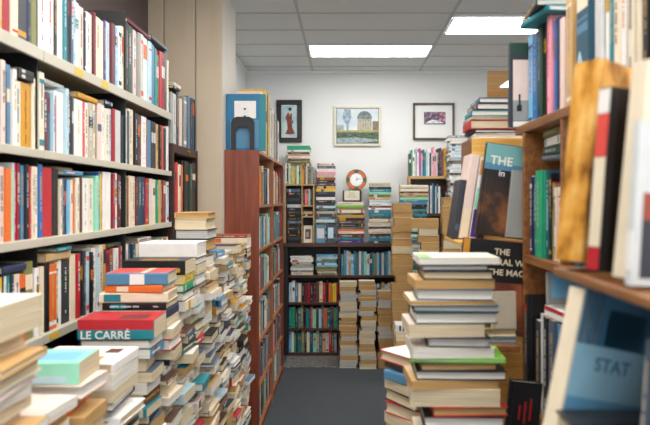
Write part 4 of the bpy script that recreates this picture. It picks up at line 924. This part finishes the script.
# ------------------------------------------------------------------ pine display stand between the right bookcases
pine = wood_mat('pine', 'C8923E', 'E0B262', axis=0)
t = thing('display_stand', 'pine display stand with face-out books and a stack of books on top', 'display stand', (.70, 2.39, 0), None)
MB().box(-.24, .25, -.11, -.09, 0, 1.945, bev=.003).build('front_board', pine, t)
for x in (-.24, .23): MB().box(x, x + .02, -.089, .11, 0, 1.944).build('side_panel', right_wood, t)
MB().box(-.219, .229, -.089, .11, 1.92, 1.944).build('top_board', pine, t)
MB().box(-.34, .15, -.37, -.111, 1.576, 1.588, bev=.002).build('ledge', pine, t)
MB().box(-.34, -.175, -.50, -.111, 1.265, 1.285, bev=.002).build('ledge', right_wood, t)
sg = 2.10
def standing(t_, d, h, px_, Y, lean, cover, z, **k):
    """Spine to the camera, leaning to the side; px_ is the lower corner."""
    s = F / Y
    return book(k.pop('kind', 'hardback'), t_, d, h, roty(lean), (wx(px_, s), Y, z + t_ * math.sin(lean) * 0 + k.pop('dz', 0)), cover, **k)
LE = .15
xs_ = [452.5, 458.5, 469, 477.5]
for (c, tt, h, lb, dec), x in zip((('charcoal', .018, .2, 'charcoal book at the outer end of the display ledge', [('spine_band', 'spine', [(.003, .015, .03, .05)], 'slate')]), ('blush', .032, .285, 'pale pink-spined book leaning on the display ledge', [('spine_band', 'spine', [(.003, .029, .01, .1)], 'cream')]),
     ('white', .026, .275, 'white book with mint and purple spine panels on the display ledge', [('spine_band', 'spine', [(.002, .024, .1, .17)], 'mint'), ('spine_band', 'spine', [(.002, .024, .005, .099)], 'purple'), ('title_panel', 'spine', [(.002, .024, .215, .265)], 'golden')]),
     ('black', .02, .27, 'black book with orange marks leaning behind the face-out cover', [('spine_band', 'spine', [(.003, .017, .19, .25)], 'orange'), ('cover_motif', 'front', [(.02, .05, .06, .2)], 'rust')])), xs_):
    s = F / 2.12
    rot = roty(LE)
    base = wx(x, s)
    book('hardback', tt, .13, h, rot, (base, 2.12, 1.5885 + tt * math.sin(LE)), c, page='white', label=lb, prio=1, decos=dec, group=None)
pc = noise_mat('cover_night_scene', '15100E', '2E1C14', '8E5426', 7)
sF = F / 2.06
b = book('hardback', .024, .17, .30, rotz(.0) @ roty(.13) @ ROT_R, (wx(474.5, sF), 2.075, 1.5885 + .17 * math.sin(.13)), 'black', page='white', prio=1, label='face-out book with teal sky cover and white title on the display ledge',
     decos=[('cover_picture', 'front', [(.002, .168, .235, .298)], 'sea-green'), ('cover_band', 'front', [(.002, .168, .215, .2355)], 'steel-blue')], texts=[('THE', .040, 'front', .018, .232, 'white', 0), ('in', .030, 'front', .05, .196, 'white', 0)])
b['cmat'] = pc
book('paperback', .014, .14, .215, roty(.10) @ ROT_R, (wx(505, F / 2.03), 2.035, 1.5885 + .14 * math.sin(.10)), 'grey', page='cream', prio=1, label='plain grey cover standing in front of the face-out teal-sky book', auto=False)
pn = noise_mat('cover_rust_scene', '2A1410', '6A3220', '9A5434', 6)
b = book('hardback', .026, .27, .295, roty(.085) @ ROT_R, (wx(455, F / 2.0), 2.005, 1.2855 + .27 * math.sin(.085)), 'black', page='tan', prio=1, label='wide dark book with white serif title lines facing out on the lower ledge',
     decos=[('cover_band', 'front', [(.002, .268, .165, .293)], 'black'), ('cover_motif', 'front', [(.0, .02, .18, .2935)], 'golden')], texts=[('THE', .027, 'front', .098, .251, 'cream', 0), ('NATURAL WORLD', .027, 'front', .036, .219, 'cream', 0), ('OF THE MACHINE', .027, 'front', .04, .187, 'cream', 0)])
b['cmat'] = pn
b1 = lay('hardback', .016, .043, .15, (0, 1, 0), .449, 1.945, 1.2855, 'steel-blue', page='grey', prio=1, label='steel-blue book lying lowest on the lower display ledge')
b2 = lay('hardback', .024, .043, .15, (0, 1, 0), .449, 1.945, 1.3022, 'olive', page='cream', prio=1, label='thin cream-edged book lying on the steel-blue one, lower ledge')
book('hardback', .018, .075, .112, roty(-.02) @ ROT_R, (.448, 1.945, 1.3271), 'greige', page='cream', prio=1, label='plain greige cover standing over the lying books on the lower ledge', auto=False)
# stack on the stand
z = 1.9455
for k, (c, tt, w, x0, pg, lb) in enumerate((('white', .018, .2, .475, 'white', 'white book at the bottom of the stack on the pine stand'), ('black', .014, .2, .468, 'white', 'thin black book second from bottom on the pine stand'), ('red', .034, .19, .458, 'cream', 'red-spined book with cream pages in the stack on the pine stand'), ('greige', .012, .18, .462, 'cream', 'thin greige book above the red-spined one, pine stand stack'),
      ('teal', .022, .2, .464, 'white', 'teal hardback with white pages in the stack on the pine stand'), ('charcoal', .024, .19, .478, 'white', 'charcoal hardback second from top on the pine stand'), ('slate', .02, .19, .488, 'white', 'slate hardback topping the stack on the pine stand'))):
    lay('hardback', tt, w, .16, (-1, 0, 0), x0 + w / 2, 2.385, z + .0004, c, yaw=(-.03, .04, -.02, .03, -.04, .02, .0)[k], page=pg, label=lb, prio=1)
    z += tt + .0008

# ------------------------------------------------------------------ foreground pile in the aisle
def fp(x0, x1, t_, cover, page, kind='hardback', ds=(0, 1, 0), yaw=0.0, lab=None, dep=.15, **k):
    s = 410.0
    xc = (wx(x0, s) + wx(x1, s)) / 2
    return dict(t=t_ / s, wid=(x1 - x0) / s, dep=dep, dx=xc - .272, cover=cover, page=page, kind=kind, ds=ds, yaw=yaw, label=lab and lab + ', aisle foreground pile', **k)
sq = [fp(419, 500, 6.8, 'ivory', 'white', 'paperback', lab='white paperback with a lime corner topping the pile', auto=False, decos=[('cover_motif', 'front', [(.06, .1497, .001, .03)], 'lime')]),
      fp(421, 488, 6.2, 'charcoal', 'grey', lab='charcoal hardback with grey pages, second from top', yaw=.03), fp(424, 494, 8.6, 'black', 'cream', lab='black hardback with cream pages, third from top', yaw=-.02),
      fp(414, 494, 9, 'tan', 'tan', 'paperback', yaw=.03, lab='tan paperback with yellowed pages, fourth from top'), fp(418, 494, 11.2, 'slate', 'white', yaw=-.03, lab='slate hardback with thick white pages, fifth from top'),
      fp(410, 495, 4.6, 'cream', 'tan', 'paperback', yaw=.02, lab='thin cream paperback, sixth from top'), fp(415, 500, 6.8, 'dark-teal', 'grey', yaw=-.05, lab='dark-teal hardback with mottled grey pages, seventh from top'),
      fp(415, 497, 11.5, 'dark-green', 'white', yaw=.02, lab='dark-green hardback with white pages, eighth from top'), fp(408, 484, 13, 'blush', 'cream', 'paperback', yaw=.03, lab='thick blush paperback, ninth from top'),
      fp(429, 491, 10, 'black', 'grey', yaw=-.03, lab='small black hardback with grey pages, tenth from top'), fp(412, 494, 10.5, 'ivory', 'white', 'paperback', yaw=.02, lab='ivory paperback, eleventh from top'),
      fp(413, 507, 4.2, 'lime', 'white', yaw=-.05, lab='thin bright lime-green book'), fp(420, 497, 8, 'charcoal', 'tan', yaw=.03, lab='charcoal hardback beneath the lime-green book'),
      fp(417, 507, 9, 'black', 'white', yaw=-.02, lab='black hardback with white pages, third below the lime-green book'), fp(410, 497, 9, 'tan', 'tan', 'paperback', yaw=.05, lab='tan paperback, third below the lime-green book'),
      fp(412, 501, 17, 'cream', 'cream', 'paperback', yaw=-.03, lab='thickest cream paperback low down'), fp(432, 507, 9.5, 'red', 'tan', yaw=.04, lab='red hardback with yellowed pages low down'),
      fp(425, 505, 11, 'black', 'white', yaw=-.02, lab='black hardback with white pages near the frame edge'), fp(427, 506, 9, 'grey', 'grey', yaw=0, lab='grey patterned book near the frame edge')]
sq[14]['label'] = 'tan paperback, fourth below the lime-green book, aisle foreground pile'
sq[13]['label'] = 'black hardback with white pages, second below the lime-green book, aisle foreground pile'
sq[14]['label'] = 'tan paperback with brown pages, third below the lime-green book, aisle foreground pile'
pile(.272, 1.54 + .075, wz(257.5, 410), .2, .15, 'the aisle foreground pile', 'books in the aisle foreground pile', tops=sq)
# second pile just behind it, turned towards the aisle
def turned(k, t_, c, lab, wid=.2, dep=.15, dx=0, page='cream', kind='hardback', yaw=-.75, ds=(1, 0, 0), **q):
    return dict(t=t_, wid=wid, dep=dep, dx=dx, cover=c, page=page, kind=kind, ds=ds, yaw=yaw, label=lab, **q)
pile(.245, 1.92, 1.263, .17, .13, 'the turned pile behind the foreground pile', 'books in the turned pile behind the foreground pile', jit=.004, tops=[
    turned(0, .03, 'red', 'red-edged book with a white cover topping the turned pile', dep=.17, wid=.19, yaw=.62, dx=-.012, decos=[('cover_picture', 'front', [(.004, .188, .004, .166)], 'white')]),
    turned(1, .022, 'charcoal', 'charcoal book under the white-covered one, turned pile', yaw=.5, ds=(-1, 0, 0), auto=False), turned(2, .03, 'steel-blue', 'steel-blue book jutting from the turned pile', yaw=.75, wid=.21, ds=(-1, 0, 0), auto=False),
    turned(3, .03, 'brown', 'brown book in the turned pile', kind='paperback', yaw=.6), turned(4, .034, 'black', 'black book in the turned pile under the brown one', yaw=.55), turned(5, .036, 'red', 'red hardback low in the turned pile', yaw=.7, wid=.2),
    turned(6, .03, 'cream', 'cream paperback beneath the red hardback, turned pile', kind='paperback', yaw=.6), turned(7, .03, 'yellow', 'yellow book near the frame edge, turned pile', yaw=.5), turned(8, .04, 'pink', 'pink book near the frame edge, turned pile', yaw=.65)])
# black book leaning in the gap towards the right bookcase
pile(.475, 1.80, .985, .1, .14, 'low pile in the gap by the right bookcase', 'books in the gap by the right bookcase', jit=.002, yaw=.01)
book('hardback', .022, .09, .225, roty(.10) @ ROT_R, (.437, 1.775, .986 + .09 * math.sin(.10)), 'black', page='white', prio=1, label='black book with a red motif leaning in the gap beside the foreground pile', decos=[('cover_motif', 'front', [(.03, .035, .12, .16), (.045, .05, .11, .17), (.06, .065, .12, .18)], 'red')])
# ------------------------------------------------------------------ camera, daylight from the shop front behind the camera
cd = bpy.data.cameras.new('camera'); cam = bpy.data.objects.new('camera', cd); COL.objects.link(cam)
cam.location = (0, 0, EYE); cam.rotation_euler = (math.pi / 2, 0, 0)
cd.sensor_width = 36.0; cd.lens = F * 36.0 / 650.0
cd.shift_x = (325 - CX) / 650.0; cd.shift_y = (CY - 212.5) / 650.0
cd.clip_start = 0.05
cd.dof.use_dof = True; cd.dof.focus_distance = 3.9; cd.dof.aperture_fstop = 3.4
SC.camera = cam
w = bpy.data.worlds.new('world'); SC.world = w; w.use_nodes = True
w.node_tree.nodes['Background'].inputs['Color'].default_value = (0.86, 0.93, 1.0, 1)
w.node_tree.nodes['Background'].inputs['Strength'].default_value = 1.5
vs = SC.view_settings
vs.view_transform = 'Standard'; vs.look = 'None'; vs.gamma = 1.0; vs.exposure = 0.48; vs.use_curve_mapping = False

# ------------------------------------------------------------------ draw the books: those that show largest one by one, the small rest together
bpy.context.view_layer.update()
V, P, OWN = [], [], []
for o in list(SC.objects):
    if o.type != 'MESH': continue
    mw = o.matrix_world; base = len(V)
    V += [mw @ v.co for v in o.data.vertices]
    for p in o.data.polygons: P.append([base + i for i in p.vertices]); OWN.append(-1)
for i, b in enumerate(BOOKS):
    q = MB(); q.box(0, b['t'], 0, b['d'], 0, b['h'])
    base = len(V); V += [b['M'] @ Vector(p) for p in q.v]
    for f in q.f: P.append([base + k for k in f]); OWN.append(i)
tree = BVHTree.FromPolygons(V, P)
hits = [0] * len(BOOKS)
STEP = 2
for py in range(1, 425, STEP):
    for px in range(1, 650, STEP):
        d = Vector(((px - CX) / F, 1.0, (CY - py) / F)).normalized()
        r = tree.ray_cast(Vector((0, 0, EYE)), d)
        if r[2] is not None and OWN[r[2]] >= 0: hits[OWN[r[2]]] += 1
LIMIT = 300
order = sorted(range(len(BOOKS)), key=lambda i: -(hits[i] + (1e4 if BOOKS[i]['prio'] else 0)))
count = {}; solo = []; rest = []
for i in order:
    k = BOOKS[i]['kind']
    if hits[i] > 0 and count.get(k, 0) < LIMIT:
        count[k] = count.get(k, 0) + 1; solo.append(i)
    else: rest.append(i)
seen = {}
for i in sorted(solo):
    b = BOOKS[i]
    n = seen.get(b['label'], 0); seen[b['label']] = n + 1
    if hits[i] >= 7 or b['prio']:
        draw_parts(b)
    else:
        mb = MB(); sl = {}
        draw_plain(b, mb, sl)
        o = mb.build(b['kind'] + '_book' if b['kind'] != 'magazine' else 'magazine', list(sl))
        o.matrix_world = b['M']
        tag(o, b['label'], 'book' if b['kind'] != 'magazine' else 'magazine', b['group'])
mb = MB(); sl = {}
for i in rest: draw_plain(BOOKS[i], mb, sl, BOOKS[i]['M'])
o = mb.build('small_books', list(sl))
o['kind'] = 'stuff'; o['label'] = 'small or half hidden books filling piles and far shelves'; o['category'] = 'books'
print('BOOKS', len(BOOKS), 'seen', sum(1 for h in hits if h), 'solo', count, 'rest seen', sum(1 for i in rest if hits[i]), 'max rest', max([hits[i] for i in rest] + [0]), 'parts', sum(1 for i in solo if hits[i] >= 7))
print('DUP', [k for k, v in seen.items() if v > 1][:20], 'LONG', [b['label'] for b in BOOKS if b['label'] and len(b['label'].split()) > 16][:10])
